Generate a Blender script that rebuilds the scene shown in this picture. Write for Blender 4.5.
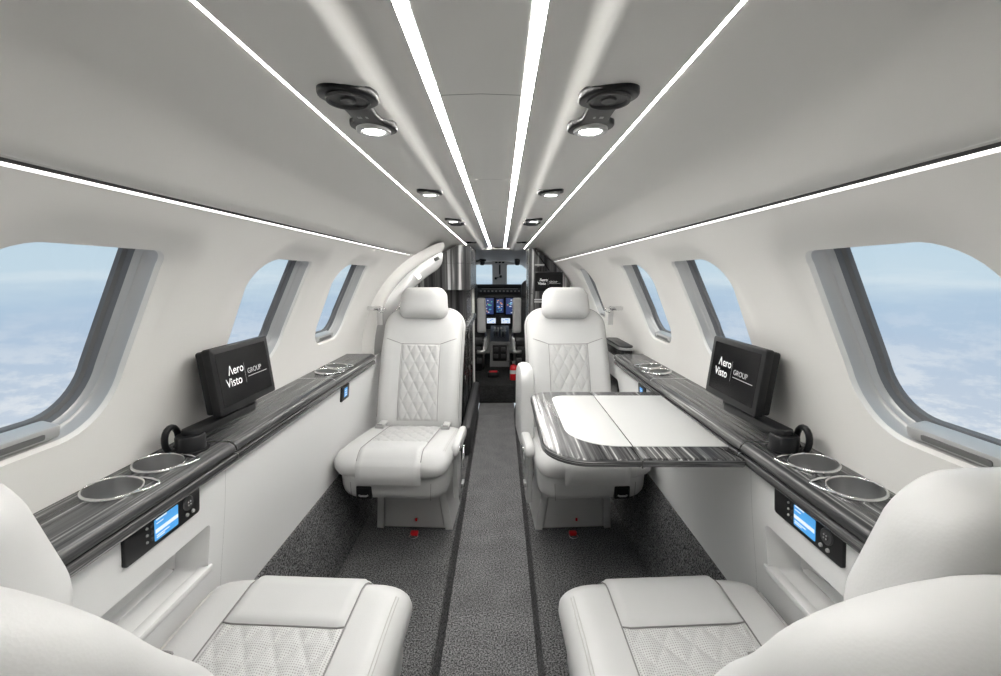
import bpy, bmesh, math, random
from mathutils import Vector, Matrix
from mathutils.geometry import delaunay_2d_cdt

random.seed(4)
for o in list(bpy.data.objects):
    bpy.data.objects.remove(o, do_unlink=True)
scene = bpy.context.scene
COL = scene.collection

# ------------------------------------------------------------------ camera
CAMX, CAMZ, PITCH, FPX = 0.03, 1.20, 8.1, 440.0
cam = bpy.data.cameras.new('camera')
cam.sensor_width = 36.0
cam.lens = FPX / 1001.0 * 36.0
cam.clip_start = 0.02
cam.clip_end = 500
cam_o = bpy.data.objects.new('camera', cam)
COL.objects.link(cam_o)
cam_o.location = (CAMX, 0, CAMZ)
cam_o.rotation_euler = (math.radians(90 - PITCH), 0, 0)
scene.camera = cam_o

# ------------------------------------------------------------------ view, world
scene.view_settings.view_transform = 'Standard'
scene.view_settings.look = 'None'
scene.view_settings.gamma = 1.0
scene.view_settings.use_curve_mapping = False
scene.view_settings.exposure = 0.10

E_CENTRE, E_OUTER, E_WALL, E_SPOT, E_SKY = 76.0, 47.0, 1.6, 28.0, 0.95

world = bpy.data.worlds.new('high_altitude_sky')
scene.world = world
world.use_nodes = True
wt = world.node_tree
wt.nodes.clear()


def N(t, typ, **kw):
    n = t.nodes.new(typ)
    for k, v in kw.items():
        if k in n.inputs:
            n.inputs[k].default_value = v
        else:
            setattr(n, k, v)
    return n


def ramp(t, stops, interp='LINEAR'):
    r = t.nodes.new('ShaderNodeValToRGB')
    r.color_ramp.interpolation = interp
    e = r.color_ramp.elements
    while len(e) < len(stops):
        e.new(0.5)
    for i, (p, c) in enumerate(stops):
        e[i].position = p
        e[i].color = (c[0], c[1], c[2], 1) if not isinstance(c, (int, float)) else (c, c, c, 1)
    return r


def build_world():
    t = wt
    L = t.links.new
    tc = N(t, 'ShaderNodeTexCoord')
    sep = N(t, 'ShaderNodeSeparateXYZ')
    L(tc.outputs['Generated'], sep.inputs[0])
    # elevation (sin) -0.5..0.5 -> 0..1, wobbled by soft cloud noise
    mp = N(t, 'ShaderNodeMapping')
    mp.inputs['Scale'].default_value = (5, 5, 34)
    L(tc.outputs['Generated'], mp.inputs[0])
    nz = N(t, 'ShaderNodeTexNoise', Scale=1.0, Detail=5.0, Roughness=0.55)
    L(mp.outputs[0], nz.inputs['Vector'])
    wob = N(t, 'ShaderNodeMath', operation='MULTIPLY_ADD')
    L(nz.outputs['Fac'], wob.inputs[0])
    wob.inputs[1].default_value = 0.09
    wob.inputs[2].default_value = 0.455
    add = N(t, 'ShaderNodeMath', operation='ADD')
    L(sep.outputs['Z'], add.inputs[0])
    L(wob.outputs[0], add.inputs[1])
    base = ramp(t, [(0.0, (0.60, 0.66, 0.74)), (0.28, (0.56, 0.64, 0.75)), (0.40, (0.46, 0.58, 0.73)),
                    (0.455, (0.45, 0.59, 0.74)), (0.480, (0.54, 0.67, 0.78)), (0.495, (0.64, 0.75, 0.83)), (0.512, (0.56, 0.70, 0.80)),
                    (0.62, (0.52, 0.68, 0.80))])
    L(add.outputs[0], base.inputs[0])
    # snowy broken cloud / mountains below the horizon
    mp2 = N(t, 'ShaderNodeMapping')
    mp2.inputs['Scale'].default_value = (9, 9, 26)
    L(tc.outputs['Generated'], mp2.inputs[0])
    n2 = N(t, 'ShaderNodeTexNoise', Scale=1.6, Detail=9.0, Roughness=0.68)
    L(mp2.outputs[0], n2.inputs['Vector'])
    r2 = ramp(t, [(0.46, 0.0), (0.58, 1.0)])
    L(n2.outputs['Fac'], r2.inputs[0])
    low = N(t, 'ShaderNodeMapRange')
    low.inputs['From Min'].default_value = -0.03
    low.inputs['From Max'].default_value = -0.30
    low.inputs['To Min'].default_value = 0.0
    low.inputs['To Max'].default_value = 0.9
    L(sep.outputs['Z'], low.inputs['Value'])
    mul = N(t, 'ShaderNodeMath', operation='MULTIPLY')
    L(r2.outputs[0], mul.inputs[0])
    L(low.outputs[0], mul.inputs[1])
    mix = N(t, 'ShaderNodeMix', data_type='RGBA')
    L(mul.outputs[0], mix.inputs['Factor'])
    L(base.outputs[0], mix.inputs['A'])
    mix.inputs['B'].default_value = (0.86, 0.88, 0.90, 1)
    bg = N(t, 'ShaderNodeBackground', Strength=E_SKY)
    L(mix.outputs['Result'], bg.inputs['Color'])
    out = N(t, 'ShaderNodeOutputWorld')
    L(bg.outputs[0], out.inputs[0])


build_world()

# ------------------------------------------------------------------ materials
MATS = {}


def mat(name, col=(0.5, 0.5, 0.5), rough=0.5, metal=0.0, coat=0.0, emit=None, estr=0.0, spec=0.5):
    m = bpy.data.materials.new(name)
    m.use_nodes = True
    b = m.node_tree.nodes['Principled BSDF']
    b.inputs['Base Color'].default_value = (*col, 1)
    b.inputs['Roughness'].default_value = rough
    b.inputs['Metallic'].default_value = metal
    b.inputs['Coat Weight'].default_value = coat
    b.inputs['Specular IOR Level'].default_value = spec
    if emit:
        b.inputs['Emission Color'].default_value = (*emit, 1)
        b.inputs['Emission Strength'].default_value = estr
    MATS[name] = m
    return m


def bump(m, scale, strength, dist=0.001, detail=3.0, coord='Object', vor=False):
    t = m.node_tree
    L = t.links.new
    tc = N(t, 'ShaderNodeTexCoord')
    n = N(t, 'ShaderNodeTexVoronoi', Scale=scale) if vor else N(t, 'ShaderNodeTexNoise', Scale=scale, Detail=detail)
    L(tc.outputs[coord], n.inputs['Vector'])
    b = N(t, 'ShaderNodeBump', Strength=strength, Distance=dist)
    L(n.outputs['Distance' if vor else 'Fac'], b.inputs['Height'])
    L(b.outputs[0], t.nodes['Principled BSDF'].inputs['Normal'])
    return m


def tint(m, c0, c1, scale, lo=0.35, hi=0.65, stretch=(1, 1, 1), detail=4.0):
    t = m.node_tree
    L = t.links.new
    tc = N(t, 'ShaderNodeTexCoord')
    mp = N(t, 'ShaderNodeMapping')
    mp.inputs['Scale'].default_value = stretch
    L(tc.outputs['Object'], mp.inputs[0])
    n = N(t, 'ShaderNodeTexNoise', Scale=scale, Detail=detail)
    L(mp.outputs[0], n.inputs['Vector'])
    r = ramp(t, [(lo, c0), (hi, c1)])
    L(n.outputs['Fac'], r.inputs[0])
    L(r.outputs[0], t.nodes['Principled BSDF'].inputs['Base Color'])
    return m


mat('liner', (0.81, 0.80, 0.775), 0.55, spec=0.3)
tint(MATS['liner'], (0.805, 0.79, 0.765), (0.82, 0.81, 0.785), 3.0)
bump(MATS['liner'], 500, 0.05, 0.0004)
mat('ceiling_liner', (0.79, 0.78, 0.755), 0.45, spec=0.35)
tint(MATS['ceiling_liner'], (0.785, 0.775, 0.75), (0.80, 0.79, 0.765), 3.0)
mat('side_panel', (0.77, 0.77, 0.765), 0.5, spec=0.35)
bump(MATS['side_panel'], 350, 0.12, 0.0005)
mat('leather', (0.575, 0.575, 0.57), 0.45, spec=0.35)
tint(MATS['leather'], (0.565, 0.565, 0.56), (0.585, 0.585, 0.58), 6.0)
bump(MATS['leather'], 420, 0.12, 0.0006, vor=True)
mat('leather_dark', (0.035, 0.035, 0.037), 0.5)
bump(MATS['leather_dark'], 420, 0.15, 0.0006, vor=True)
mat('seam', (0.24, 0.235, 0.23), 0.7)
mat('thread', (0.48, 0.47, 0.455), 0.7)


def perforated():
    m = mat('quilted_leather', (0.575, 0.575, 0.57), 0.5, spec=0.35)
    t = m.node_tree
    L = t.links.new
    tc = N(t, 'ShaderNodeTexCoord')
    v = N(t, 'ShaderNodeTexVoronoi', Scale=210.0, Randomness=0.15)
    L(tc.outputs['UV'], v.inputs['Vector'])
    r = ramp(t, [(0.20, (0.30, 0.295, 0.285)), (0.32, (0.575, 0.575, 0.57))])
    L(v.outputs['Distance'], r.inputs[0])
    L(r.outputs[0], t.nodes['Principled BSDF'].inputs['Base Color'])
    return m


perforated()


def carpet(name, c0, c1):
    m = mat(name, c0, 0.95, spec=0.1)
    t = m.node_tree
    L = t.links.new
    tc = N(t, 'ShaderNodeTexCoord')
    n = N(t, 'ShaderNodeTexNoise', Scale=180.0, Detail=2.0, Roughness=0.7)
    L(tc.outputs['Object'], n.inputs['Vector'])
    n2 = N(t, 'ShaderNodeTexNoise', Scale=9.0, Detail=3.0)
    L(tc.outputs['Object'], n2.inputs['Vector'])
    r = ramp(t, [(0.40, c0), (0.62, c1)])
    L(n.outputs['Fac'], r.inputs[0])
    r2 = ramp(t, [(0.3, 0.85), (0.7, 1.1)])
    L(n2.outputs['Fac'], r2.inputs[0])
    mx = N(t, 'ShaderNodeMix', data_type='RGBA', blend_type='MULTIPLY')
    mx.inputs['Factor'].default_value = 1.0
    L(r.outputs[0], mx.inputs['A'])
    L(r2.outputs[0], mx.inputs['B'])
    L(mx.outputs['Result'], t.nodes['Principled BSDF'].inputs['Base Color'])
    b = N(t, 'ShaderNodeBump', Strength=0.8, Distance=0.004)
    L(n.outputs['Fac'], b.inputs['Height'])
    L(b.outputs[0], t.nodes['Principled BSDF'].inputs['Normal'])
    return m


carpet('carpet', (0.025, 0.025, 0.026), (0.23, 0.23, 0.234))
carpet('carpet_aisle', (0.04, 0.04, 0.041), (0.31, 0.31, 0.315))
carpet('carpet_black', (0.012, 0.012, 0.012), (0.05, 0.05, 0.05))


def veneer(name, stretch, scale=1.0, dark=(0.014, 0.014, 0.015), mid=(0.075, 0.075, 0.077), light=(0.50, 0.50, 0.49), hi=0.68):
    m = mat(name, mid, 0.25, coat=0.10, spec=0.25)
    m.node_tree.nodes['Principled BSDF'].inputs['Coat Roughness'].default_value = 0.08
    t = m.node_tree
    L = t.links.new
    tc = N(t, 'ShaderNodeTexCoord')
    mp = N(t, 'ShaderNodeMapping')
    mp.inputs['Scale'].default_value = stretch
    L(tc.outputs['Object'], mp.inputs[0])
    n = N(t, 'ShaderNodeTexNoise', Scale=scale, Detail=6.0, Roughness=0.62)
    n.inputs['Distortion'].default_value = 0.35
    L(mp.outputs[0], n.inputs['Vector'])
    r = ramp(t, [(0.33, dark), (0.47, mid), (0.58, (mid[0] * 2.2,) * 3), (hi, light)])
    L(n.outputs['Fac'], r.inputs[0])
    L(r.outputs[0], t.nodes['Principled BSDF'].inputs['Base Color'])
    return m


veneer('veneer_long', (85, 1.1, 85), 1.0, (0.010, 0.010, 0.011), (0.05, 0.05, 0.052), (0.55, 0.55, 0.54), 0.69)        # grain along Y (ledges)
veneer('veneer_cross', (130, 6, 130))
veneer('veneer_upright', (17, 17, 0.35), 1.0, (0.006, 0.006, 0.007), (0.05, 0.05, 0.052), (0.60, 0.60, 0.60), 0.66)
veneer('veneer_edge', (4, 4, 260), 1.0, (0.010, 0.010, 0.011), (0.07, 0.07, 0.072), (0.55, 0.55, 0.54), 0.66)
veneer('veneer_black', (34, 34, 0.5), 1.0, (0.004, 0.004, 0.004), (0.012, 0.012, 0.012), (0.06, 0.06, 0.06), 0.75)
mat('inlay', (0.57, 0.57, 0.56), 0.4, spec=0.4)
mat('chrome', (0.82, 0.82, 0.82), 0.12, 1.0)
mat('satin_metal', (0.55, 0.55, 0.55), 0.32, 1.0)
mat('cup_steel', (0.58, 0.58, 0.58), 0.30, 0.9)
mat('window_trim', (0.52, 0.515, 0.51), 0.32, 0.25)
mat('window_seal', (0.16, 0.16, 0.165), 0.4)
mat('shade_grip', (0.50, 0.50, 0.50), 0.3, 0.2)
mat('shade_grip_dark', (0.20, 0.20, 0.20), 0.35, 0.3)
mat('black_plastic', (0.012, 0.012, 0.013), 0.42, spec=0.3)
mat('black_gloss', (0.006, 0.006, 0.007), 0.3, spec=0.3)
mat('dark_plastic', (0.045, 0.045, 0.047), 0.42)
mat('bezel', (0.013, 0.013, 0.014), 0.45, spec=0.3)
mat('screen_black', (0.004, 0.004, 0.005), 0.18, spec=0.25)
mat('screen_print', (0.8, 0.8, 0.8), 0.4, emit=(1, 1, 1), estr=0.32)
mat('screen_print_dim', (0.3, 0.3, 0.3), 0.4, emit=(1, 1, 1), estr=0.22)
mat('screen_blue', (0.02, 0.1, 0.25), 0.3, emit=(0.10, 0.42, 0.85), estr=0.75)
mat('screen_white', (0.3, 0.3, 0.3), 0.3, emit=(0.75, 0.85, 1.0), estr=0.8)
mat('screen_dim', (0.01, 0.02, 0.05), 0.3, emit=(0.03, 0.05, 0.16), estr=0.9)
mat('screen_green', (0.01, 0.1, 0.05), 0.3, emit=(0.15, 0.75, 0.45), estr=0.7)
mat('screen_amber', (0.1, 0.05, 0.01), 0.3, emit=(0.9, 0.4, 0.1), estr=0.7)
mat('icon_grey', (0.35, 0.35, 0.35), 0.5)
mat('led', (1, 1, 1), 0.5, emit=(1.0, 0.978, 0.94), estr=E_CENTRE)
mat('led_outer', (1, 1, 1), 0.5, emit=(1.0, 0.978, 0.94), estr=E_OUTER)
mat('led_wall', (1, 1, 1), 0.5, emit=(1.0, 0.978, 0.94), estr=E_WALL)
mat('led_spot', (1, 1, 1), 0.5, emit=(1.0, 0.98, 0.95), estr=E_SPOT)
mat('groove', (0.05, 0.05, 0.05), 0.8)
mat('jamb', (0.42, 0.42, 0.415), 0.25, 0.1, coat=0.3)
mat('cockpit_liner', (0.78, 0.77, 0.75), 0.6)
mat('red', (0.65, 0.012, 0.02), 0.4)
mat('white_plastic', (0.7, 0.7, 0.7), 0.4)


def glass():
    m = bpy.data.materials.new('pane_glass')
    m.use_nodes = True
    t = m.node_tree
    t.nodes.clear()
    L = t.links.new
    tr = N(t, 'ShaderNodeBsdfTransparent')
    tr.inputs[0].default_value = (0.97, 0.98, 0.98, 1)
    gl = N(t, 'ShaderNodeBsdfGlossy', Roughness=0.02)
    lw = N(t, 'ShaderNodeLayerWeight', Blend=0.5)
    fr = ramp(t, [(0.0, 0.02), (0.7, 0.03), (0.9, 0.10), (1.0, 0.45)])
    L(lw.outputs['Facing'], fr.inputs[0])
    mx = N(t, 'ShaderNodeMixShader')
    L(fr.outputs[0], mx.inputs[0])
    L(tr.outputs[0], mx.inputs[1])
    L(gl.outputs[0], mx.inputs[2])
    o = N(t, 'ShaderNodeOutputMaterial')
    L(mx.outputs[0], o.inputs[0])
    MATS['pane_glass'] = m


glass()

# ------------------------------------------------------------------ mesh helpers


def link(o, parent=None):
    COL.objects.link(o)
    if parent is not None:
        o.parent = parent
    return o


def mesh(name, V, F, m, parent=None, smooth=True, auto=None):
    me = bpy.data.meshes.new(name)
    me.from_pydata([tuple(v) for v in V], [], F)
    me.materials.append(MATS[m])
    bm = bmesh.new()
    bm.from_mesh(me)
    bmesh.ops.recalc_face_normals(bm, faces=bm.faces)
    if auto is not None:
        for e in bm.edges:
            if len(e.link_faces) == 2 and e.calc_face_angle(0) > math.radians(auto):
                e.smooth = False
    for f in bm.faces:
        f.smooth = smooth
    bm.to_mesh(me)
    bm.free()
    return link(bpy.data.objects.new(name, me), parent)


def from_bm(name, bm, m, parent=None, smooth=True, auto=40):
    bmesh.ops.recalc_face_normals(bm, faces=bm.faces)
    for f in bm.faces:
        f.smooth = smooth
    for e in bm.edges:
        if len(e.link_faces) == 2 and e.calc_face_angle(0) > math.radians(auto):
            e.smooth = False
    me = bpy.data.meshes.new(name)
    bm.to_mesh(me)
    bm.free()
    me.materials.append(MATS[m])
    return link(bpy.data.objects.new(name, me), parent)


def tag(o, label=None, cat=None, group=None, kind=None):
    if label:
        o['label'] = label
    if cat:
        o['category'] = cat
    if group:
        o['group'] = group
    if kind:
        o['kind'] = kind
    return o


def empty(name, loc=(0, 0, 0), rz=0.0):
    o = bpy.data.objects.new(name, None)
    o.empty_display_size = 0.05
    COL.objects.link(o)
    o.location = loc
    o.rotation_euler = (0, 0, rz)
    return o


def bm_box(bm, c, s, bev=0.0, seg=2, M=None):
    r = bmesh.ops.create_cube(bm, size=1.0)
    vs = r['verts']
    for v in vs:
        v.co = Vector((c[0] + v.co.x * s[0], c[1] + v.co.y * s[1], c[2] + v.co.z * s[2]))
    if bev > 0:
        es = set()
        for v in vs:
            es.update(v.link_edges)
        out = bmesh.ops.bevel(bm, geom=list(es), offset=bev, segments=seg, affect='EDGES', profile=0.5)
        vs = set(v for f in out['faces'] for v in f.verts) | set(v for v in vs if v.is_valid)
    if M is not None:
        for v in vs:
            v.co = M @ v.co
    return vs


def box(name, c, s, m, parent=None, bev=0.0, seg=2, M=None):
    bm = bmesh.new()
    bm_box(bm, c, s, bev, seg, M)
    return from_bm(name, bm, m, parent)


def rrect(x0, x1, y0, y1, r, n=6):
    """rounded rectangle loop, counter-clockwise; r scalar or 4 radii (x0y0, x1y0, x1y1, x0y1)"""
    if not isinstance(r, (tuple, list)):
        r = (r,) * 4
    P = []
    for (cx, cy, a0, rr) in ((x0 + r[0], y0 + r[0], 180, r[0]), (x1 - r[1], y0 + r[1], 270, r[1]),
                             (x1 - r[2], y1 - r[2], 0, r[2]), (x0 + r[3], y1 - r[3], 90, r[3])):
        for i in range(n + 1):
            a = math.radians(a0 + 90.0 * i / n)
            P.append((cx + rr * math.cos(a), cy + rr * math.sin(a)))
    return P


def inset(P, d):
    """inset a ccw loop by d (negative grows)"""
    n = len(P)
    out = []
    for i in range(n):
        a = Vector(P[i - 1]); b = Vector(P[i]); c = Vector(P[(i + 1) % n])
        e1 = (b - a); e2 = (c - b)
        if e1.length < 1e-9: e1 = e2
        if e2.length < 1e-9: e2 = e1
        t = (e1.normalized() + e2.normalized())
        if t.length < 1e-9: t = e1
        t.normalize()
        nrm = Vector((-t.y, t.x))
        cs = max(0.4, nrm.dot(Vector((-e1.normalized().y, e1.normalized().x))))
        out.append(tuple(b + nrm * (d / cs)))
    return out


def loft(name, loops, m, parent=None, cap0=False, cap1=False, closed=True, smooth=True, auto=None):
    V = []; F = []
    n = len(loops[0])
    for L in loops:
        V += list(L)
    for k in range(len(loops) - 1):
        for i in range(n if closed else n - 1):
            j = (i + 1) % n
            F.append((k * n + i, k * n + j, (k + 1) * n + j, (k + 1) * n + i))
    if cap0: F.append(tuple(range(n)))
    if cap1: F.append(tuple((len(loops) - 1) * n + i for i in range(n)))
    return mesh(name, V, F, m, parent, smooth, auto)


def prism(name, P, d0, d1, fn, m, parent=None, bev=0.0, auto=35):
    """outline P (2-D ccw), extruded d0..d1, fn(u, v, d) -> 3-D; both rims rounded by bev"""
    if bev > 0:
        s = 1 if d1 > d0 else -1
        Q = inset(P, bev)
        Q2 = inset(P, bev * 0.3)
        loops = [[fn(u, v, d0) for u, v in Q], [fn(u, v, d0 + s * bev * 0.3) for u, v in Q2],
                 [fn(u, v, d0 + s * bev) for u, v in P],
                 [fn(u, v, d1 - s * bev) for u, v in P], [fn(u, v, d1 - s * bev * 0.3) for u, v in Q2],
                 [fn(u, v, d1) for u, v in Q]]
    else:
        loops = [[fn(u, v, d0) for u, v in P], [fn(u, v, d1) for u, v in P]]
    return loft(name, loops, m, parent, True, True, True, True, auto)


def tube(name, pts, r, m, parent=None, n=8, closed=False, flat=None):
    pts = [Vector(p) for p in pts]
    k = len(pts)
    loops = []
    up = Vector((0, 0, 1))
    prev = None
    for i, p in enumerate(pts):
        a = pts[i - 1] if (i > 0 or closed) else p
        b = pts[(i + 1) % k] if (i < k - 1 or closed) else p
        t = (b - a).normalized()
        if prev is None:
            ref = up if abs(t.dot(up)) < 0.95 else Vector((1, 0, 0))
            nx = t.cross(ref).normalized()
        else:
            nx = (prev - t * prev.dot(t)).normalized()
        prev = nx
        ny = t.cross(nx)
        rr = r[i] if isinstance(r, (list, tuple)) else r
        f = flat if flat else 1.0
        loops.append([p + nx * (rr * math.cos(2 * math.pi * q / n)) + ny * (rr * f * math.sin(2 * math.pi * q / n)) for q in range(n)])
    if closed:
        loops.append(loops[0])
        V = []; F = []
        for L in loops[:-1]: V += L
        for i in range(k):
            j = (i + 1) % k
            for q in range(n):
                q2 = (q + 1) % n
                F.append((i * n + q, i * n + q2, j * n + q2, j * n + q))
        return mesh(name, V, F, m, parent)
    return loft(name, loops, m, parent, True, True)


def lathe(name, prof, m, parent=None, n=28, M=None, auto=40, cap=True):
    V = []; F = []
    for (r, z) in prof:
        for i in range(n):
            a = 2 * math.pi * i / n
            V.append(Vector((r * math.cos(a), r * math.sin(a), z)))
    for k in range(len(prof) - 1):
        for i in range(n):
            j = (i + 1) % n
            F.append((k * n + i, k * n + j, (k + 1) * n + j, (k + 1) * n + i))
    if cap and prof[0][0] > 0: F.append(tuple(range(n)))
    if cap and prof[-1][0] > 0: F.append(tuple((len(prof) - 1) * n + i for i in range(n)))
    if M is not None:
        V = [M @ v for v in V]
    return mesh(name, V, F, m, parent, True, auto)


def inside(p, poly):
    x, y = p
    c = False
    j = len(poly) - 1
    for i in range(len(poly)):
        xi, yi = poly[i]; xj, yj = poly[j]
        if (yi > y) != (yj > y) and x < (xj - xi) * (y - yi) / (yj - yi) + xi:
            c = not c
        j = i
    return c


def pdist(p, poly):
    best = 9e9
    px, py = p
    for i in range(len(poly)):
        ax, ay = poly[i - 1]; bx, by = poly[i]
        dx, dy = bx - ax, by - ay
        L = dx * dx + dy * dy
        t = 0 if L < 1e-12 else max(0, min(1, ((px - ax) * dx + (py - ay) * dy) / L))
        d = (ax + t * dx - px) ** 2 + (ay + t * dy - py) ** 2
        best = min(best, d)
    return math.sqrt(best)


def cdt(outer, holes, step):
    """triangulated flat panel with holes -> verts 2-D, faces"""
    pts = []; edges = []
    for lp in [outer] + holes:
        b = len(pts)
        pts += [Vector(p) for p in lp]
        edges += [(b + i, b + (i + 1) % len(lp)) for i in range(len(lp))]
    if step:
        x0 = min(p[0] for p in outer); x1 = max(p[0] for p in outer)
        y0 = min(p[1] for p in outer); y1 = max(p[1] for p in outer)
        nx = max(1, int((x1 - x0) / step)); ny = max(1, int((y1 - y0) / step))
        bb = [(min(p[0] for p in h) - step, max(p[0] for p in h) + step, h) for h in holes]
        for i in range(nx + 1):
            for j in range(ny + 1):
                p = (x0 + (x1 - x0) * i / nx, y0 + (y1 - y0) * j / ny)
                ok = True
                if 0 < i < nx and 0 < j < ny:
                    if len(outer) > 4 and (not inside(p, outer) or pdist(p, outer) < step * 0.4):
                        ok = False
                    for a, b, h in bb:
                        if a < p[0] < b and (inside(p, h) or pdist(p, h) < step * 0.4):
                            ok = False
                            break
                elif len(outer) > 4:
                    ok = False
                if ok:
                    pts.append(Vector(p))
    r = delaunay_2d_cdt(pts, edges, [], 1 if False else 0, 1e-6)
    V = [tuple(v) for v in r[0]]
    F = []
    for f in r[2]:
        c = (sum(V[i][0] for i in f) / len(f), sum(V[i][1] for i in f) / len(f))
        if len(outer) > 4 and not inside(c, outer):
            continue
        if any(inside(c, h) for h in holes):
            continue
        F.append(tuple(f))
    return V, F


SHIFT = [0.0]


def grid(name, nu, nv, fn, m, parent=None, uv=None):
    V = [fn(i / nu, j / nv) for j in range(nv + 1) for i in range(nu + 1)]
    F = [(j * (nu + 1) + i, j * (nu + 1) + i + 1, (j + 1) * (nu + 1) + i + 1, (j + 1) * (nu + 1) + i)
         for j in range(nv) for i in range(nu)]
    me = bpy.data.meshes.new(name)
    me.from_pydata([tuple(v) for v in V], [], F)
    me.materials.append(MATS[m])
    me.polygons.foreach_set('use_smooth', [True] * len(me.polygons))
    if uv:
        ul = me.uv_layers.new(name='UVMap')
        for lp in me.loops:
            vi = lp.vertex_index
            ul.data[lp.index].uv = uv((vi % (nu + 1)) / nu, (vi // (nu + 1)) / nv)
    return link(bpy.data.objects.new(name, me), parent)


def sm(a, b, x):
    t = max(0.0, min(1.0, (x - a) / (b - a)))
    return t * t * (3 - 2 * t)


def text(name, body, size, M, m, parent, ax='LEFT'):
    c = bpy.data.curves.new(name, 'FONT')
    c.body = body
    c.size = size
    c.align_x = ax
    c.extrude = 0.0003
    tmp = bpy.data.objects.new(name + '_tmp', c)
    COL.objects.link(tmp)
    bpy.context.view_layer.update()
    dg = bpy.context.evaluated_depsgraph_get()
    me = bpy.data.meshes.new_from_object(tmp.evaluated_get(dg))
    bpy.data.objects.remove(tmp, do_unlink=True)
    me.transform(M)
    me.materials.clear()
    me.materials.append(MATS[m])
    me.name = name
    return link(bpy.data.objects.new(name, me), parent)


def frame_matrix(o, x, y, z):
    return Matrix(((x[0], y[0], z[0], o[0]), (x[1], y[1], z[1], o[1]), (x[2], y[2], z[2], o[2]), (0, 0, 0, 1)))


# ------------------------------------------------------------------ cabin shell
R, ZC = 0.76, 0.75
YB, YF = -0.45, 4.36
YS = 0.30          # light strips start here
S_TOP = 0.654


def wall_pt(sg, Y, s, off=0.0):
    a = s / R
    return Vector((sg * (R + off) * math.cos(a), Y, ZC + (R + off) * math.sin(a)))


WIN = {-1: [(0.53, 0.855), (1.185, 1.512), (1.795, 2.135)],
       1: [(0.53, 0.855), (1.185, 1.512), (1.795, 2.135), (2.96, 3.27)]}
S0, S1 = 0.155, 0.525


def win_loop(y0, y1):
    return rrect(y0, y1, S0, S1, (0.085, 0.115, 0.034, 0.095), 10)


def scoop(p, loops):
    d = 9
    for lp in loops:
        if lp[0][0] - 0.5 < p[0] < lp[0][0] + 0.8:
            d = min(d, 0.0 if inside(p, lp) else pdist(p, lp))
    top = sm(S0 + 0.12, S1 - 0.02, p[1])
    f = 1 - sm(0.0, 0.075, d)
    return (0.004 + 0.014 * top) * f


wn = 0
for sg, side in ((-1, 'left'), (1, 'right')):
    loops = [win_loop(*w) for w in WIN[sg]]
    outer = [(YB, -0.10), (YF, -0.10), (YF, S_TOP), (YB, S_TOP)]
    V2, F2 = cdt(outer, loops, 0.026)
    V3 = [wall_pt(sg, p[0], p[1], scoop(p, loops)) for p in V2]
    w = mesh('wall_' + side, V3, F2, 'liner')
    tag(w, kind='structure')
    for wi, lp in enumerate(loops):
        wn += 1
        nm = 'window_%d' % wn
        base = [scoop(p, [lp]) for p in lp]

        def ring(ins, off):
            return [wall_pt(sg, q[0], q[1], b + off) for q, b in zip(inset(lp, ins), base)]
        lip = loft('lip', [ring(0.0, 0.0), ring(0.0015, 0.003), ring(0.004, 0.005), ring(0.005, 0.008)], 'liner')
        fr = loft(nm, [ring(0.005, 0.008), ring(0.008, 0.026), ring(0.011, 0.030), ring(0.013, 0.031)], 'window_trim', auto=50)
        lip.parent = fr
        fr2 = loft('inner_frame', [ring(0.013, 0.031), ring(0.015, 0.039), ring(0.018, 0.042)], 'window_trim', fr, auto=50)
        se = loft('seal', [ring(0.018, 0.042), ring(0.020, 0.052), ring(0.028, 0.055), ring(0.030, 0.062)], 'window_seal', fr, auto=50)
        tag(fr, kind='structure')
        # pane
        q = inset(lp, 0.0285)
        PV, PF = cdt(q, [], 0.03)
        mesh('pane', [wall_pt(sg, p[0], p[1], 0.0575 + 0.016 * sm(S0, S1, p[1])) for p in PV], PF, 'pane_glass', fr)
        # pleated-shade grip along the sill
        y0, y1 = WIN[sg][wi]
        g0, g1 = (y0 + 0.060, y1 - 0.105)

        def gf(u, v, d, sg=sg):
            return wall_pt(sg, u, v, d)
        gr = prism('shade_grip', rrect(g0, g1, S0 + 0.010, S0 + 0.034, 0.006, 3), 0.010, 0.045, gf, 'shade_grip', fr, bev=0.004)
        prism('grip_slot', rrect(g0 + 0.02, g1 - 0.03, S0 + 0.016, S0 + 0.026, 0.003, 3), 0.0080, 0.0098, gf, 'shade_grip_dark', gr)

# ceiling: extruded profile, in pieces between the light slots
HALF = [(0.078, 1.4695), (0.094, 1.4705), (0.106, 1.4695), (0.116, 1.466), (0.125, 1.4605), (0.133, 1.4535),
        (0.140, 1.4475), (0.148, 1.4435), (0.158, 1.4420), (0.175, 1.4425), (0.20, 1.446), (0.23, 1.4505), (0.2555, 1.4542)]
OUT = [(0.2615, 1.4555), (0.29, 1.450), (0.33, 1.441), (0.37, 1.4295), (0.395, 1.421), (0.409, 1.4135), (0.420, 1.4045),
       (0.431, 1.393), (0.450, 1.3725), (0.475, 1.3455), (0.492, 1.3265)]


def extrude_profile(name, P, y0, y1, m, parent=None, thick=None, ny=1, auto=50):
    V = []; F = []
    n = len(P)
    for k in range(ny + 1):
        y = y0 + (y1 - y0) * k / ny
        V += [(x, y, z) for x, z in P]
    for k in range(ny):
        for i in range(n - 1):
            F.append((k * n + i, k * n + i + 1, (k + 1) * n + i + 1, (k + 1) * n + i))
    return mesh(name, V, F, m, parent, True, auto)


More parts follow.
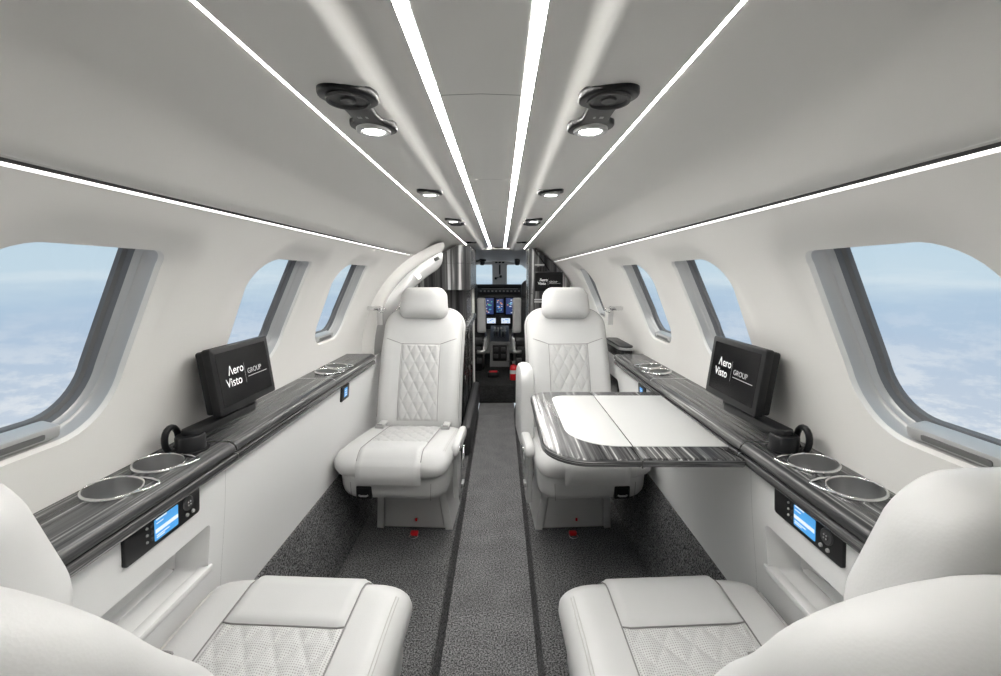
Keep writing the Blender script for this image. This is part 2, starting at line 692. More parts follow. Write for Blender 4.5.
# backing skin just above the liner keeps daylight out of the slots
back = [(-0.535, 1.33)] + [(-0.80 * math.sin(math.radians(a)), 0.75 + 0.80 * math.cos(math.radians(a))) for a in range(-40, 41, 4)][::-1][::-1] + [(0.535, 1.33)]
back = sorted(back, key=lambda p: p[0])
ceil_o = extrude_profile('ceiling', back, YB, YF, 'ceiling_liner')
tag(ceil_o, kind='structure')
for sg in (-1, 1):
    h = [(sg * x, z) for x, z in HALF]
    h = [(sg * 0.078, 1.482)] + h + [(sg * 0.2555, 1.475)]
    extrude_profile('ceiling_cove', h, YB, YF, 'ceiling_liner', ceil_o)
    h = [(sg * x, z) for x, z in OUT]
    h = [(sg * 0.2615, 1.475)] + h + [(sg * 0.498, 1.3265), (sg * 0.52, 1.338)]
    extrude_profile('ceiling_wing', h, YB, YF, 'ceiling_liner', ceil_o)
seams = [YB, 0.115, 0.71, 1.305, 1.90, 2.50, 3.10, 3.70, YF]
for a, b in zip(seams[:-1], seams[1:]):
    P = [(-0.063, 1.485), (-0.063, 1.471), (-0.06, 1.4695), (0.0, 1.4715), (0.06, 1.4695), (0.063, 1.471), (0.063, 1.485)]
    extrude_profile('ceiling_panel', P, a + 0.0008, b - 0.0008, 'ceiling_liner', ceil_o)
    if a > YB:
        box('joint_backing', (0, a, 1.4765), (0.124, 0.02, 0.008), 'groove', ceil_o)  # dark backing box added over each panel gap to block strip light

# light strips
for sg, nb in ((-1, 'opposite the table'), (1, 'on the table side')):
    o = box('light_strip', (sg * 0.0705, (YS + YF) / 2, 1.4745), (0.0145, YF - YS - 0.004, 0.006), 'led')
    tag(o, 'broad white light strip beside the ceiling centre panel, ' + nb, 'light strip', 'ceiling light strips')
    o = box('light_strip', (sg * 0.2585, (YS + YF) / 2, 1.4595), (0.0055, YF - YS - 0.004, 0.006), 'led_outer')
    tag(o, 'narrow white light strip outboard of the reading lights, ' + nb, 'light strip', 'ceiling light strips')
    def wp(sv, off, sg=sg):
        q = wall_pt(sg, 0, sv, off)
        return (q.x, q.z)
    P = [wp(0.6465, -0.0025), wp(0.6440, -0.0025), wp(0.6415, -0.0025)]
    P2 = [wp(0.6465, 0.0015), wp(0.6440, 0.0015), wp(0.6415, 0.0015)]
    gq = [wp(0.6465, -0.002), wp(0.6520, -0.002)]
    extrude_profile('shadow_groove', gq, YB, (2.62 if sg < 0 else 3.93), 'groove', ceil_o)
    V = []
    for y in (YB + 0.002, (2.62 if sg < 0 else 3.93)):
        V += [(x, y, z) for x, z in P + P2[::-1]]
    Fq = [(0, 1, 7, 6), (1, 2, 8, 7), (2, 3, 9, 8), (3, 4, 10, 9), (4, 5, 11, 10), (5, 0, 6, 11), (0, 1, 2, 3, 4, 5), (6, 7, 8, 9, 10, 11)]
    o = mesh('light_strip', V, Fq, 'led_wall', smooth=False)
    tag(o, 'thin white light strip along the top of the window wall, ' + nb, 'light strip', 'wall light strips')

# floor: dropped aisle and raised seat platforms
AX0, AX1, AZ = -0.165, 0.148, -0.10


def slab(name, P, y0, y1, m, parent=None):
    """closed x-z polygon extruded along y"""
    n = len(P)
    V = [(x, y0, z) for x, z in P] + [(x, y1, z) for x, z in P]
    F = [(i, (i + 1) % n, n + (i + 1) % n, n + i) for i in range(n)] + [tuple(range(n)), tuple(range(n, 2 * n))]
    return mesh(name, V, F, m, parent, True, 30)


tag(slab('floor', [(AX0 - 0.02, AZ), (AX1 + 0.02, AZ), (AX1 + 0.02, AZ - 0.05), (AX0 - 0.02, AZ - 0.05)], YB, 4.40, 'carpet_aisle'), kind='structure')
for sg, nm, ax in ((-1, 'floor_platform_left', -AX0), (1, 'floor_platform_right', AX1)):
    P = [(sg * (ax + 0.018), -0.006), (sg * (ax + 0.024), 0.0), (sg * 0.628, 0.0), (sg * 0.632, -0.006), (sg * 0.70, -0.006), (sg * 0.70, -0.15), (sg * ax, -0.15)]
    tag(slab(nm, P, YB, 4.0, 'carpet'), kind='structure')
    P = [(sg * 0.634, -0.004), (sg * 0.640, 0.03), (sg * 0.665, 0.20), (sg * 0.685, 0.315), (sg * 0.72, 0.33), (sg * 0.72, -0.01)]
    tag(slab('trim_and_backing_%d' % (1 if sg < 0 else 2), P, YB, 4.0, 'carpet'), kind='structure')

tag(box('wall_back', (0, YB - 0.02, 0.7), (1.7, 0.04, 1.75), 'liner'), kind='structure')

# lower side panels with storage pockets, ledges, cup holders, controls


def panel_x(z):
    return 0.640 + 0.055 * sm(0.80, 0.25, z) + 0.0 * z


LB = 0.47
PK = (0.40, 0.965, 0.500, 0.622)   # pocket y0 y1 z0 z1
CUPS = [(0.690, 0.770), (0.690, 0.882), (0.685, 1.775), (0.685, 1.885)]
for sg, side in ((-1, 'left'), (1, 'right')):
    nb = 'opposite the table' if sg < 0 else 'on the table side'
    for y0, y1, holes in ((YB, 1.0195, [rrect(PK[0], PK[1], PK[2], PK[3], 0.012, 3)]), (1.020, 2.60, []), (2.602, 4.0, [])):
        V2, F2 = cdt([(y0, 0.30), (y1, 0.30), (y1, 0.775), (y0, 0.775)], holes, 0.05)
        o = mesh('wall_%s_lower' % side, [(sg * panel_x(z), y, z) for y, z in V2], F2, 'side_panel')
        tag(o, kind='structure')
        if holes:
            lp = holes[0]

            def pr(ins, dx):
                return [(sg * (panel_x(z) + dx), y, z) for y, z in inset(lp, ins)]
            rec = loft('pocket_recess', [pr(0, 0), pr(0.002, 0.006), pr(0.006, 0.075), pr(0.02, 0.085)], 'side_panel', o, cap1=True, auto=40)
            # shelf lip along the pocket's lower edge
            prism('pocket_lip', rrect(PK[0] - 0.01, PK[1] + 0.012, PK[2] - 0.008, PK[2] + 0.012, 0.004, 3), -0.006, 0.02,
                  lambda u, v, d, sg=sg: Vector((sg * (panel_x(v) + d), u, v)), 'side_panel', o, bev=0.004)
    tag(slab('trim_and_backing_%d' % (3 if sg < 0 else 4), [(sg * 0.785, 0.25), (sg * 0.795, 0.25), (sg * 0.795, 0.80), (sg * 0.785, 0.80)], YB, 4.3, 'groove'), kind='structure')  # unseen dark backing added behind the lower panels to block daylight leaks
    # ledge
    led = empty('side_ledge', (sg * 0.69, 1.0, 0.76))
    tag(led, 'glossy grey streaked wood side ledge under the windows, ' + nb, 'ledge')
    off = Vector((sg * 0.69, 1.0, 0.76))
    for y0, y1 in ((LB, 1.018), (1.022, 1.678), (1.682, 2.22)):
        hs = [[(cx + 0.0450 * math.cos(2 * math.pi * i / 28), cy + 0.0450 * math.sin(2 * math.pi * i / 28)) for i in range(28)]
              for cx, cy in CUPS if y0 < cy < y1]
        V2, F2 = cdt([(0.632, y0), (0.758, y0), (0.758, y1), (0.632, y1)], hs, 0.04)
        top = mesh('ledge_top', [Vector((sg * x, y, 0.802)) - off for x, y in V2], F2, 'veneer_long', led)
        P = [(0.632, 0.802), (0.625, 0.8005), (0.619, 0.797), (0.614, 0.791), (0.611, 0.784), (0.611, 0.779), (0.613, 0.776), (0.64, 0.776)]
        extrude_profile('ledge_nosing', [(sg * x - off.x, z - off.z) for x, z in P], y0 - 1.0, y1 - 1.0, 'veneer_long', led)
        P = [(0.64, 0.776), (0.622, 0.776), (0.622, 0.770), (0.64, 0.770)]
        extrude_profile('shadow_gap', [(sg * x - off.x, z - off.z) for x, z in P], y0 - 1.0, y1 - 1.0, 'groove', led)
    for y0, y1 in ((LB, 1.028), (1.031, 2.22)):
        P = [(0.645, 0.770), (0.617, 0.770), (0.614, 0.767), (0.613, 0.757), (0.616, 0.750), (0.622, 0.747), (0.645, 0.747)]
        extrude_profile('lower_rail', [(sg * x - off.x, z - off.z) for x, z in P], y0 - 1.0, y1 - 1.0, 'veneer_long', led)
    for yj in (1.02, 1.68):
        box('seam_backing', (0, yj - 1.0, 0.026), (0.11, 0.016, 0.024), 'groove', led)  # dark box added under each ledge gap to stop light leaking through
    # closed ends
    extrude_profile('ledge_end', [(sg * x - off.x, z - off.z) for x, z in [(0.611, 0.747), (0.611, 0.79), (0.632, 0.802), (0.758, 0.802), (0.758, 0.747)]],
                    LB - 1.002, LB - 1.0, 'veneer_long', led)
    extrude_profile('ledge_end', [(sg * x - off.x, z - off.z) for x, z in [(0.611, 0.747), (0.611, 0.79), (0.632, 0.802), (0.758, 0.802), (0.758, 0.747)]],
                    1.22, 1.222, 'veneer_long', led)
    # cup holders
    for ci, (cx, cy) in enumerate(CUPS):
        rows = 'by the window seat back' if ci < 2 else 'by the aft-facing seat'
        cp = empty('cup_holder', (sg * cx, cy, 0.8085))
        cp.rotation_euler = (0, -sg * math.radians(6), 0)
        tag(cp, ('steel cup holder with chrome tab, ledge %s, %s' %
                 (nb, ('further from the monitor', 'next to the monitor arm', 'next to the ledge seam', 'nearer the seat headrest')[ci])),
            'cup holder', 'cup holders in the side ledges')
        lathe('rim', [(0.0430, -0.003), (0.0430, 0.001), (0.0442, 0.0026), (0.0462, 0.0026), (0.0475, 0.0010), (0.0475, -0.004), (0.0455, -0.010)], 'chrome', cp, 36, cap=False)
        lathe('cup', [(0.0430, 0.001), (0.0420, -0.02), (0.039, -0.055), (0.036, -0.058), (0.0, -0.0585)], 'cup_steel', cp, 36, cap=False)
        a0 = math.atan2(0.55, -sg)
        tri = []
        for da, rr in ((-0.75, 0.0472), (-0.35, 0.059), (-0.06, 0.069), (0.06, 0.069), (0.35, 0.059), (0.75, 0.0472)):
            tri.append((rr * math.cos(a0 + da), rr * math.sin(a0 + da), 0.001))
        tube('tab', tri, 0.0028, 'chrome', cp, 8)
    # seat control panels
    for ki, (ky0, ky1, kz0, kz1) in enumerate(((0.720, 0.918, 0.679, 0.741), (1.80, 1.895, 0.668, 0.732))):
        def kf(u, v, d, sg=sg):
            return Vector((sg * (panel_x(v) - d), u, v))
        k = prism('control_panel', rrect(ky0, ky1, kz0, kz1, 0.007, 4), -0.004, 0.006, kf, 'black_plastic', None, bev=0.0015)
        tag(k, ('black seat control panel with blue screen and dial, ' + nb) if ki == 0 else
            ('small black control panel with blue screen, ' + nb), 'control panel', 'seat control panels')
        if ki == 0:
            # mirrored so that the dial sits forward on the wall opposite the table and aft on the table side
            if sg < 0:
                sc = (ky0 + 0.068, ky0 + 0.130); dial = ky0 + 0.160; btn = ky0 + 0.050
            else:
                sc = (ky1 - 0.130, ky1 - 0.068); dial = ky1 - 0.160; btn = ky1 - 0.050
            prism('screen', rrect(sc[0], sc[1], kz0 + 0.010, kz1 - 0.008, 0.002, 2), 0.0062, 0.0072, kf, 'screen_blue', k)
            for q, (a, b, zz, hh) in enumerate(((0.06, 0.5, 0.043, 0.003), (0.06, 0.35, 0.035, 0.002), (0.02, 0.98, 0.020, 0.008), (0.06, 0.6, 0.010, 0.002), (0.06, 0.4, 0.006, 0.002))):
                w_ = sc[1] - sc[0]
                aa, bb_ = (a, b) if sg > 0 else (1 - b, 1 - a)
                # text runs from the viewer's left
                aa, bb_ = (1 - b, 1 - a) if sg > 0 else (a, b)
                prism('screen_line', rrect(sc[0] + w_ * aa, sc[0] + w_ * bb_, kz0 + 0.008 + zz - hh / 2 + 0.002, kz0 + 0.008 + zz + hh / 2 + 0.002, 0.0005, 1), 0.0073, 0.0077, kf, 'screen_white', k)
            zc_ = kz0 + 0.040
            Mx = frame_matrix((sg * (panel_x(zc_) - 0.006), dial, zc_), (0, 1, 0), (0, 0, 1), (-sg, 0, 0))
            lathe('dial', [(0.0, 0.004), (0.006, 0.004), (0.007, 0.0025), (0.014, 0.0025), (0.0155, 0.001), (0.0155, 0.0)], 'dark_plastic', k, 24, Mx)
            for q in range(4):
                a = math.pi / 4 + q * math.pi / 2
                lathe('dial_mark', [(0.0, 0.0042), (0.0016, 0.0042), (0.0016, 0.002)], 'icon_grey', k, 8,
                      Mx @ Matrix.Translation((0.0045 * math.cos(a), 0.0045 * math.sin(a), 0.0004)))
            for q, (dy, dz) in enumerate(((-0.006, -0.024), (0.012, -0.024))):
                lathe('button', [(0.0, 0.003), (0.0035, 0.003), (0.0042, 0.0)], 'icon_grey', k, 12, Mx @ Matrix.Translation((dy, dz, 0)))
            for q in range(3):
                Mb = frame_matrix((sg * (panel_x(kz0 + 0.02 + q * 0.014) - 0.006), btn, kz0 + 0.02 + q * 0.014), (0, 1, 0), (0, 0, 1), (-sg, 0, 0))
                lathe('button', [(0.0, 0.002), (0.0022, 0.002), (0.0028, 0.0)], 'icon_grey', k, 10, Mb)
                lathe('button', [(0.0, 0.002), (0.0030, 0.002), (0.0036, 0.0)], 'dark_plastic', k, 10, Mb @ Matrix.Translation((0.012 if sg < 0 else -0.012, 0, 0)))
        else:
            prism('screen', rrect(ky0 + 0.032, ky1 - 0.028, kz0 + 0.014, kz1 - 0.012, 0.002, 2), 0.0062, 0.0072, kf, 'screen_blue', k)
            for q in range(3):
                prism('screen_line', rrect(ky0 + 0.036, ky1 - 0.036, kz0 + 0.02 + q * 0.010, kz0 + 0.023 + q * 0.010, 0.0005, 1), 0.0073, 0.0077, kf, 'screen_white', k)


# ------------------------------------------------------------------ monitors


def logo(parent, M, s):
    """two-line name with a divider, on the screen plane (x right, y up, z out), s = screen width"""
    z = 0.0012
    T = lambda x, y: M @ Matrix.Translation((x * s, y * s, z))
    # crossbar-less capital at the start of the first word
    a = 0.104 * s
    x0, y0 = -0.335 * s, 0.018 * s
    w = 0.070 * s
    t = 0.0150 * s
    V = [(x0, y0), (x0 + t, y0), (x0 + w / 2 + t * 0.45, y0 + a * 0.80), (x0 + w, y0), (x0 + w + t, y0), (x0 + w / 2 + t * 1.05, y0 + a), (x0 + w / 2 + t * -0.02, y0 + a)]
    mesh('lettering', [M @ Vector((x, y, z + 0.0003)) for x, y in V], [(0, 1, 2, 6), (2, 3, 4, 5), (2, 5, 6)], 'screen_print', parent, False)
    text('lettering', 'ero', 0.142 * s, T(-0.243, 0.018), 'screen_print', parent)
    text('lettering', 'Visto', 0.142 * s, T(-0.400, -0.112), 'screen_print', parent)
    text('lettering', 'GROUP', 0.088 * s, T(0.025, -0.035), 'screen_print_dim', parent)
    for (xa, xb, ya, yb) in ((-0.026, -0.022, -0.13, 0.11), (0.025, 0.44, -0.072, -0.064)):
        V = [(xa * s, ya * s), (xb * s, ya * s), (xb * s, yb * s), (xa * s, yb * s)]
        mesh('printed_rule', [M @ Vector((x, y, z)) for x, y in V], [(0, 1, 2, 3)], 'screen_print_dim', parent, False)


def monitor(sg):
    nb = 'opposite the table' if sg < 0 else 'above the table'
    root = empty('monitor', (sg * 0.66, 1.13, 0.8025))
    tag(root, 'black monitor with white lettering on a ledge arm, ' + nb, 'monitor', 'monitors on the side ledges')
    ox = Vector((sg * 0.66, 1.13, 0.802))
    # screen frame: u along viewer's right, v up, d out towards the aisle
    ux = Vector((0, -sg, 0)).normalized()
    uy = Vector((sg * 0.10, 0, 1)).normalized()
    uz = ux.cross(uy).normalized()
    if uz.x * sg > 0: uz = -uz
    o = Vector((sg * 0.657, 1.150, 0.942)) - ox
    Wd, Hd = 0.258, 0.166

    def f(u, v, d):
        return o + ux * u + uy * v + uz * d
    body = prism('casing', rrect(-Wd / 2, Wd / 2, -Hd / 2, Hd / 2, 0.007, 4), -0.012, 0.008, f, 'bezel', root, bev=0.003)
    prism('rear_casing', rrect(-Wd / 2 + 0.006, Wd / 2 - 0.006, -Hd / 2 + 0.005, Hd / 2 - 0.005, 0.007, 4), -0.032, -0.011, f, 'black_plastic', root, bev=0.004)
    sc = prism('screen', rrect(-Wd / 2 + 0.017, Wd / 2 - 0.017, -Hd / 2 + 0.018, Hd / 2 - 0.014, 0.002, 2), 0.0078, 0.0086, f, 'screen_black', root)
    M = frame_matrix(f(0, 0.004, 0.0076), ux, uy, uz)
    logo(sc, M, Wd - 0.034)
    for q in range(8):
        uu = -0.05 + q * 0.011 if sg < 0 else 0.05 - q * 0.011
        prism('vent_slot', rrect(uu, uu + 0.006, Hd / 2 - 0.006, Hd / 2 - 0.0035, 0.0005, 1), -0.028, -0.014, f, 'black_gloss', root)
    # arm lying on the ledge, hub and clamp ring aft of the screen
    za = 0.042
    P = [Vector((sg * 0.665, 1.19, za)) - Vector((ox.x, ox.y, 0)), Vector((sg * 0.668, 1.06, za)) - Vector((ox.x, ox.y, 0)),
         Vector((sg * 0.680, 0.965, za)) - Vector((ox.x, ox.y, 0))]
    dirv = (P[2] - P[0]).normalized()
    side = Vector((-dirv.y, dirv.x, 0))
    arm = []
    L = (P[2] - P[0]).length

    def af(u, v, d):
        return P[0] + dirv * u + side * v + Vector((0, 0, d))
    prism('arm', rrect(0.0, L + 0.012, -0.021, 0.021, 0.018, 5), -0.012, 0.008, af, 'black_plastic', root, bev=0.004)
    lathe('hub', [(0.030, -0.042), (0.030, -0.004), (0.027, 0.0), (0.0, 0.0)], 'black_plastic', root, 28, Matrix.Translation((P[2].x, P[2].y, za - 0.004)))
    pts = [Vector((P[2].x + sg * 0.034, P[2].y - 0.012 + 0.021 * math.cos(a), 0.030 + 0.028 * math.sin(a))) for a in [math.radians(x) for x in range(-60, 241, 20)]]
    tube('clamp_ring', pts, 0.007, 'black_gloss', root, 10)
    lathe('base_plate', [(0.036, 0.0), (0.036, 0.004), (0.0, 0.004)], 'black_plastic', root, 28, Matrix.Translation((P[2].x, P[2].y, 0)))
    prism('hinge', rrect(-0.045, 0.045, -Hd / 2 - 0.018, -Hd / 2 + 0.01, 0.004, 3), -0.022, -0.004, f, 'black_plastic', root, bev=0.002)
    return root


monitor(-1)
monitor(1)

# ------------------------------------------------------------------ folding table
tb = empty('folding_table', (0.40, 1.30, 0.77))
tag(tb, 'cabin table with streaked grey wood rim and pale leather inlay folded out from ledge', 'table')
TX0, TX1, TY0, TY1, FOLD = 0.138, 0.6095, 0.988, 1.60, 0.366


def tf(u, v, d):
    return Vector((u - 0.40, v - 1.30, d))


def table_leaf(name, x0, x1, rad, ix0, irad):
    P = rrect(x0, x1, TY0, TY1, rad, 8)
    prism(name, P, -0.022, 0.0, tf, 'veneer_table', tb, bev=0.006, auto=50)
    E = rrect(x0, x1, TY0, TY1, rad, 8)
    loft('edge_band', [[tf(u, v, -0.0195) for u, v in inset(E, 0.001)], [tf(u, v, -0.017) for u, v in inset(E, -0.0008)], [tf(u, v, -0.006) for u, v in inset(E, -0.0008)], [tf(u, v, -0.0035) for u, v in inset(E, 0.001)]], 'veneer_edge', tb)
    Q = rrect(ix0, x1 - 0.0005 if x1 < 0.5 else 0.608, TY0 + 0.078, TY1 - 0.058, irad, 8)
    prism('leather_inlay', Q, -0.001, 0.0012, tf, 'inlay', tb, bev=0.0006)


def table_veneer():
    m = veneer('veneer_table', (95, 1.6, 95), 1.0, (0.010, 0.010, 0.011), (0.055, 0.055, 0.057), (0.55, 0.55, 0.54), 0.68)
    t = m.node_tree
    mp = [n for n in t.nodes if n.type == 'MAPPING'][0]
    mp.inputs['Rotation'].default_value = (0, 0, math.radians(4))


table_veneer()
table_leaf('outer_leaf', TX0, FOLD - 0.0012, (0.115, 0.003, 0.003, 0.075), TX0 + 0.072, (0.13, 0.001, 0.001, 0.05))
table_leaf('inner_leaf', FOLD + 0.0012, TX1, (0.003, 0.003, 0.003, 0.003), FOLD + 0.0017, (0.001, 0.001, 0.001, 0.001))
box('support_arm', (FOLD - 0.40 + 0.045, TY0 + 0.12 - 1.30, -0.034), (0.03, 0.10, 0.024), 'black_plastic', tb, 0.004)
box('support_rail', (0.10, TY0 + 0.16 - 1.30, -0.03), (0.25, 0.03, 0.014), 'black_plastic', tb, 0.003)
box('support_rail', (0.10, TY1 - 0.16 - 1.30, -0.03), (0.25, 0.03, 0.014), 'black_plastic', tb, 0.003)
box('hinge', (FOLD - 0.40, TY0 - 0.001 - 1.30, -0.012), (0.004, 0.004, 0.02), 'groove', tb, 0.001)

# ------------------------------------------------------------------ seats


class Pillow:
    def __init__(self, outline, c, Tt, Tb, r0, fn, extra=None, p=2.3, nring=9):
        self.o = outline; self.c = c; self.Tt = Tt; self.Tb = Tb; self.r0 = r0; self.fn = fn
        self.extra = extra; self.p = p; self.nr = nring

    def rad(self, a):
        dx, dy = math.cos(a), math.sin(a)
        best = 0
        for i in range(len(self.o)):
            x1, y1 = self.o[i - 1][0] - self.c[0], self.o[i - 1][1] - self.c[1]
            x2, y2 = self.o[i][0] - self.c[0], self.o[i][1] - self.c[1]
            ex, ey = x2 - x1, y2 - y1
            den = dx * ey - dy * ex
            if abs(den) < 1e-12: continue
            t = (x1 * ey - y1 * ex) / den
            s = (x1 * dy - y1 * dx) / den
            if t > 0 and -1e-6 <= s <= 1 + 1e-6:
                best = max(best, t)
        return best

    def prof(self, r):
        if r <= self.r0: return 1.0
        t = min(1.0, (r - self.r0) / (1 - self.r0))
        return max(0.0, 1 - t ** self.p) ** (1 / self.p)

    def P(self, u, v, off=0.0):
        a = math.atan2(v - self.c[1], u - self.c[0])
        d = math.hypot(u - self.c[0], v - self.c[1])
        r = 0 if d < 1e-9 else min(1.0, d / self.rad(a))
        k = self.prof(r)
        dd = self.Tt * k
        if self.extra: dd += self.extra(u, v) * k
        return self.fn(u, v, dd + off)

    def build(self, name, m, parent):
        n = len(self.o)
        q = [0.0]
        rs = [q_ for q_ in (0.12, 0.25, 0.5, 0.66) if q_ < self.r0 * 0.92]
        for i in range(self.nr + 1):
            rs.append(self.r0 + (1 - self.r0) * math.sin(math.pi / 2 * i / self.nr))
        V = []; F = []

        def ringpts(r, sgn):
            k = self.prof(r)
            out = []
            for (u, v) in self.o:
                uu = self.c[0] + (u - self.c[0]) * r; vv = self.c[1] + (v - self.c[1]) * r
                if sgn > 0:
                    d = self.Tt * k
                    if self.extra: d += self.extra(uu, vv) * k
                else:
                    d = -self.Tb * k
                out.append(self.fn(uu, vv, d))
            return out
        e0 = self.extra(*self.c) if self.extra else 0
        V.append(self.fn(self.c[0], self.c[1], self.Tt + e0))
        for r in rs: V += ringpts(r, 1)
        for r in rs[-2::-1]: V += ringpts(r, -1)
        V.append(self.fn(self.c[0], self.c[1], -self.Tb))
        R_ = 2 * len(rs) - 1
        for i in range(n):
            F.append((0, 1 + i, 1 + (i + 1) % n))
        for k in range(R_ - 1):
            for i in range(n):
                j = (i + 1) % n
                F.append((1 + k * n + i, 1 + (k + 1) * n + i, 1 + (k + 1) * n + j, 1 + k * n + j))
        last = len(V) - 1
        for i in range(n):
            F.append((last, 1 + (R_ - 1) * n + (i + 1) % n, 1 + (R_ - 1) * n + i))
        return mesh(name, V, F, m, parent)


def resample(P, n):
    L = [0.0]
    m = len(P)
    for i in range(m):
        L.append(L[-1] + math.hypot(P[(i + 1) % m][0] - P[i][0], P[(i + 1) % m][1] - P[i][1]))
    out = []
    k = 0
    for i in range(n):
        s = L[-1] * i / n
        while L[k + 1] < s: k += 1
        t = (s - L[k]) / max(1e-9, L[k + 1] - L[k])
        a = P[k]; b = P[(k + 1) % m]
        out.append((a[0] + (b[0] - a[0]) * t, a[1] + (b[1] - a[1]) * t))
    return out


def diamonds(u, v, pu, pv):
    a = u / pu + v / pv
    b = u / pu - v / pv
    h = min(abs(math.sin(math.pi * a)), abs(math.sin(math.pi * b)))
    return h ** 0.6


def seat(loc, rz, ib, label, arm, latch=True, shift=0.0, drop=0.0):
    """front is local -y; ib = local x sign of the aisle side"""
    root = empty('passenger_seat', loc, rz)
    tag(root, label, 'seat', 'leather passenger seats')
    # pedestal
    def rect(x, y0, y1, z, r=0.02):
        return [Vector((p[0], p[1], z)) for p in rrect(-x, x, y0, y1, r, 3)]
    pd = loft('pedestal', [rect(0.165, -0.03, 0.25, 0.0), rect(0.160, -0.035, 0.25, 0.02), rect(0.135, -0.075, 0.24, 0.27)], 'leather', root, True, True, auto=40)
    V = []
    fp = [(-0.140, -0.036, 0.012), (0.140, -0.036, 0.012), (0.118, -0.074, 0.255), (-0.118, -0.074, 0.255)]
    loft('front_plate', [[Vector((x, y - 0.008, z)) for x, y, z in fp], [Vector((x, y + 0.01, z)) for x, y, z in fp]], 'leather', pd, True, True, auto=30)
    for s in (-1, 1):
        a = [Vector((s * 0.150, -0.050, 0.002)), Vector((s * 0.182, -0.046, 0.002)), Vector((s * 0.152, -0.092, 0.27)), Vector((s * 0.124, -0.094, 0.27))]
        b = [p + Vector((0, 0.25, 0)) for p in a]
        loft('side_rail', [a, b], 'leather', root, True, True, auto=30)
    if latch:
        box('pull_tag', (0.012, -0.058, 0.055), (0.010, 0.008, 0.014), 'red', root, 0.002)
    # seat pan
    def pm(u, v, d):
        return Vector((u, v, 0.315 + d + 0.03 * sm(0.2, -0.3, v)))
    pan_o = resample(rrect(-0.232, 0.232, -0.272, 0.22, (0.075, 0.075, 0.05, 0.05), 8), 64)
    pan = Pillow(pan_o, (0, -0.03), 0.06, 0.085, 0.80, pm, p=2.6, nring=6)
    pn = pan.build('seat_pan', 'leather', root)
    # latch handle at the front, window side
    x = -ib * 0.115
    yl = -0.268
    box('latch_frame', (x, yl + 0.002, 0.298), (0.066, 0.020, 0.056), 'black_plastic', pn, 0.005)
    box('latch_recess', (x, yl - 0.008, 0.300), (0.050, 0.006, 0.040), 'black_gloss', pn, 0.002)
    tube('latch_handle', [(x - 0.020, yl - 0.010, 0.289), (x - 0.012, yl - 0.014, 0.287), (x + 0.012, yl - 0.014, 0.287), (x + 0.020, yl - 0.010, 0.289)], 0.004, 'satin_metal', pn, 8)
    for s in (-1, 1):
        tube('seam', [pan.P(0, 0)] * 0 + [Vector((s * 0.165, -0.268, 0.268)), Vector((s * 0.168, -0.275, 0.30)), Vector((s * 0.170, -0.274, 0.345))], 0.0012, 'seam', pn, 5)

    # cushion
    def cm(u, v, d):
        t = (0.22 - v) / 0.52
        z = 0.368 + 0.062 * t - 0.022 * sm(0.86, 1.0, t)
        return Vector((u, v - 0.06 * (t * 0), z + d))
    co = resample(rrect(-0.247, 0.247, -0.302, 0.225, (0.070, 0.070, 0.05, 0.05), 10), 96)

    def cex(u, v):
        return 0.010 * sm(0.11, 0.17, abs(u)) * sm(-0.28, -0.1, v)
    cush = Pillow(co, (0, -0.04), 0.052, 0.050, 0.74, cm, cex, p=2.2, nring=10)
    cu = cush.build('cushion', 'leather', root)

    # raised front centre panel that wraps over the edge
    def panel_fn(i, j):
        u = -0.135 + 0.27 * i
        e = min(i, 1 - i) * 0.27
        w = math.sqrt(min(1.0, e / 0.012)) if e < 0.012 else 1.0
        t = j
        if t < 0.66:
            v = -0.125 - (0.175) * (t / 0.66)
            p = cush.P(u, max(v, -0.298), 0)
            ee = min(1.0, t / 0.04)
            return p + Vector((0, -0.004 * t, 0.012 * w * ee))
        k = (t - 0.66) / 0.34
        p0 = cush.P(u, -0.298, 0)
        return Vector((u, -0.306 - 0.014 * w * math.sin(k * math.pi * 0.9 + 0.1) - 0.001, p0.z + 0.010 * w * (1 - k) - 0.075 * k))
    grid('front_panel', 20, 30, panel_fn, 'leather', cu)
    # quilted insert
    q0, q1 = -0.128, 0.20
    def qf(i, j):
        u = -0.130 + 0.26 * i
        v = q0 + (q1 - q0) * j
        e = min(i * 0.26, (1 - i) * 0.26, j * (q1 - q0) + 0.0, (1 - j) * (q1 - q0))
        k = sm(0, 0.010, e)
        return cush.P(u, v, 0.001 + k * (0.003 + 0.006 * diamonds(u, v, 0.062, 0.085)))
    grid('quilted_insert', 70, 80, qf, 'quilted_leather', cu, uv=lambda i, j: (0.26 * i, (q1 - q0) * j))
    for s in (-1, 1):
        tube('seam', [cush.P(s * 0.1335, v, 0.004) for v in [-0.29 + 0.49 * k / 24 for k in range(25)]], 0.0016, 'seam', cu, 5)
        tube('stitching', [cush.P(s * 0.216, v, 0.0006) for v in [-0.22 + 0.40 * k / 20 for k in range(21)]], 0.0011, 'thread', cu, 5)
        tube('stitching', [cush.P(s * 0.222, v, 0.0006) for v in [-0.22 + 0.40 * k / 20 for k in range(21)]], 0.0011, 'thread', cu, 5)
    tube('seam', [cush.P(-0.132 + 0.264 * k / 16, q0 + 0.001, 0.004) for k in range(17)], 0.0018, 'seam', cu, 5)

    # backrest
    A = math.radians(19.5)
    bd = Vector((0, math.sin(A), math.cos(A)))
    bn = Vector((0, -math.cos(A), math.sin(A)))

    def bmf(u, v, d):
        curve = 0.018 * math.sin(math.pi * min(1, max(0, v / 0.5))) - 0.030 * sm(0.45, 0.72, v)
        return Vector((u, 0.235, 0.375)) + bd * v + bn * (d + curve)
    bo = [(-0.212, 0.0), (0.212, 0.0)]
    bo = rrect(-0.222, 0.222, 0.0, 0.69, (0.05, 0.05, 0.105, 0.105), 10)
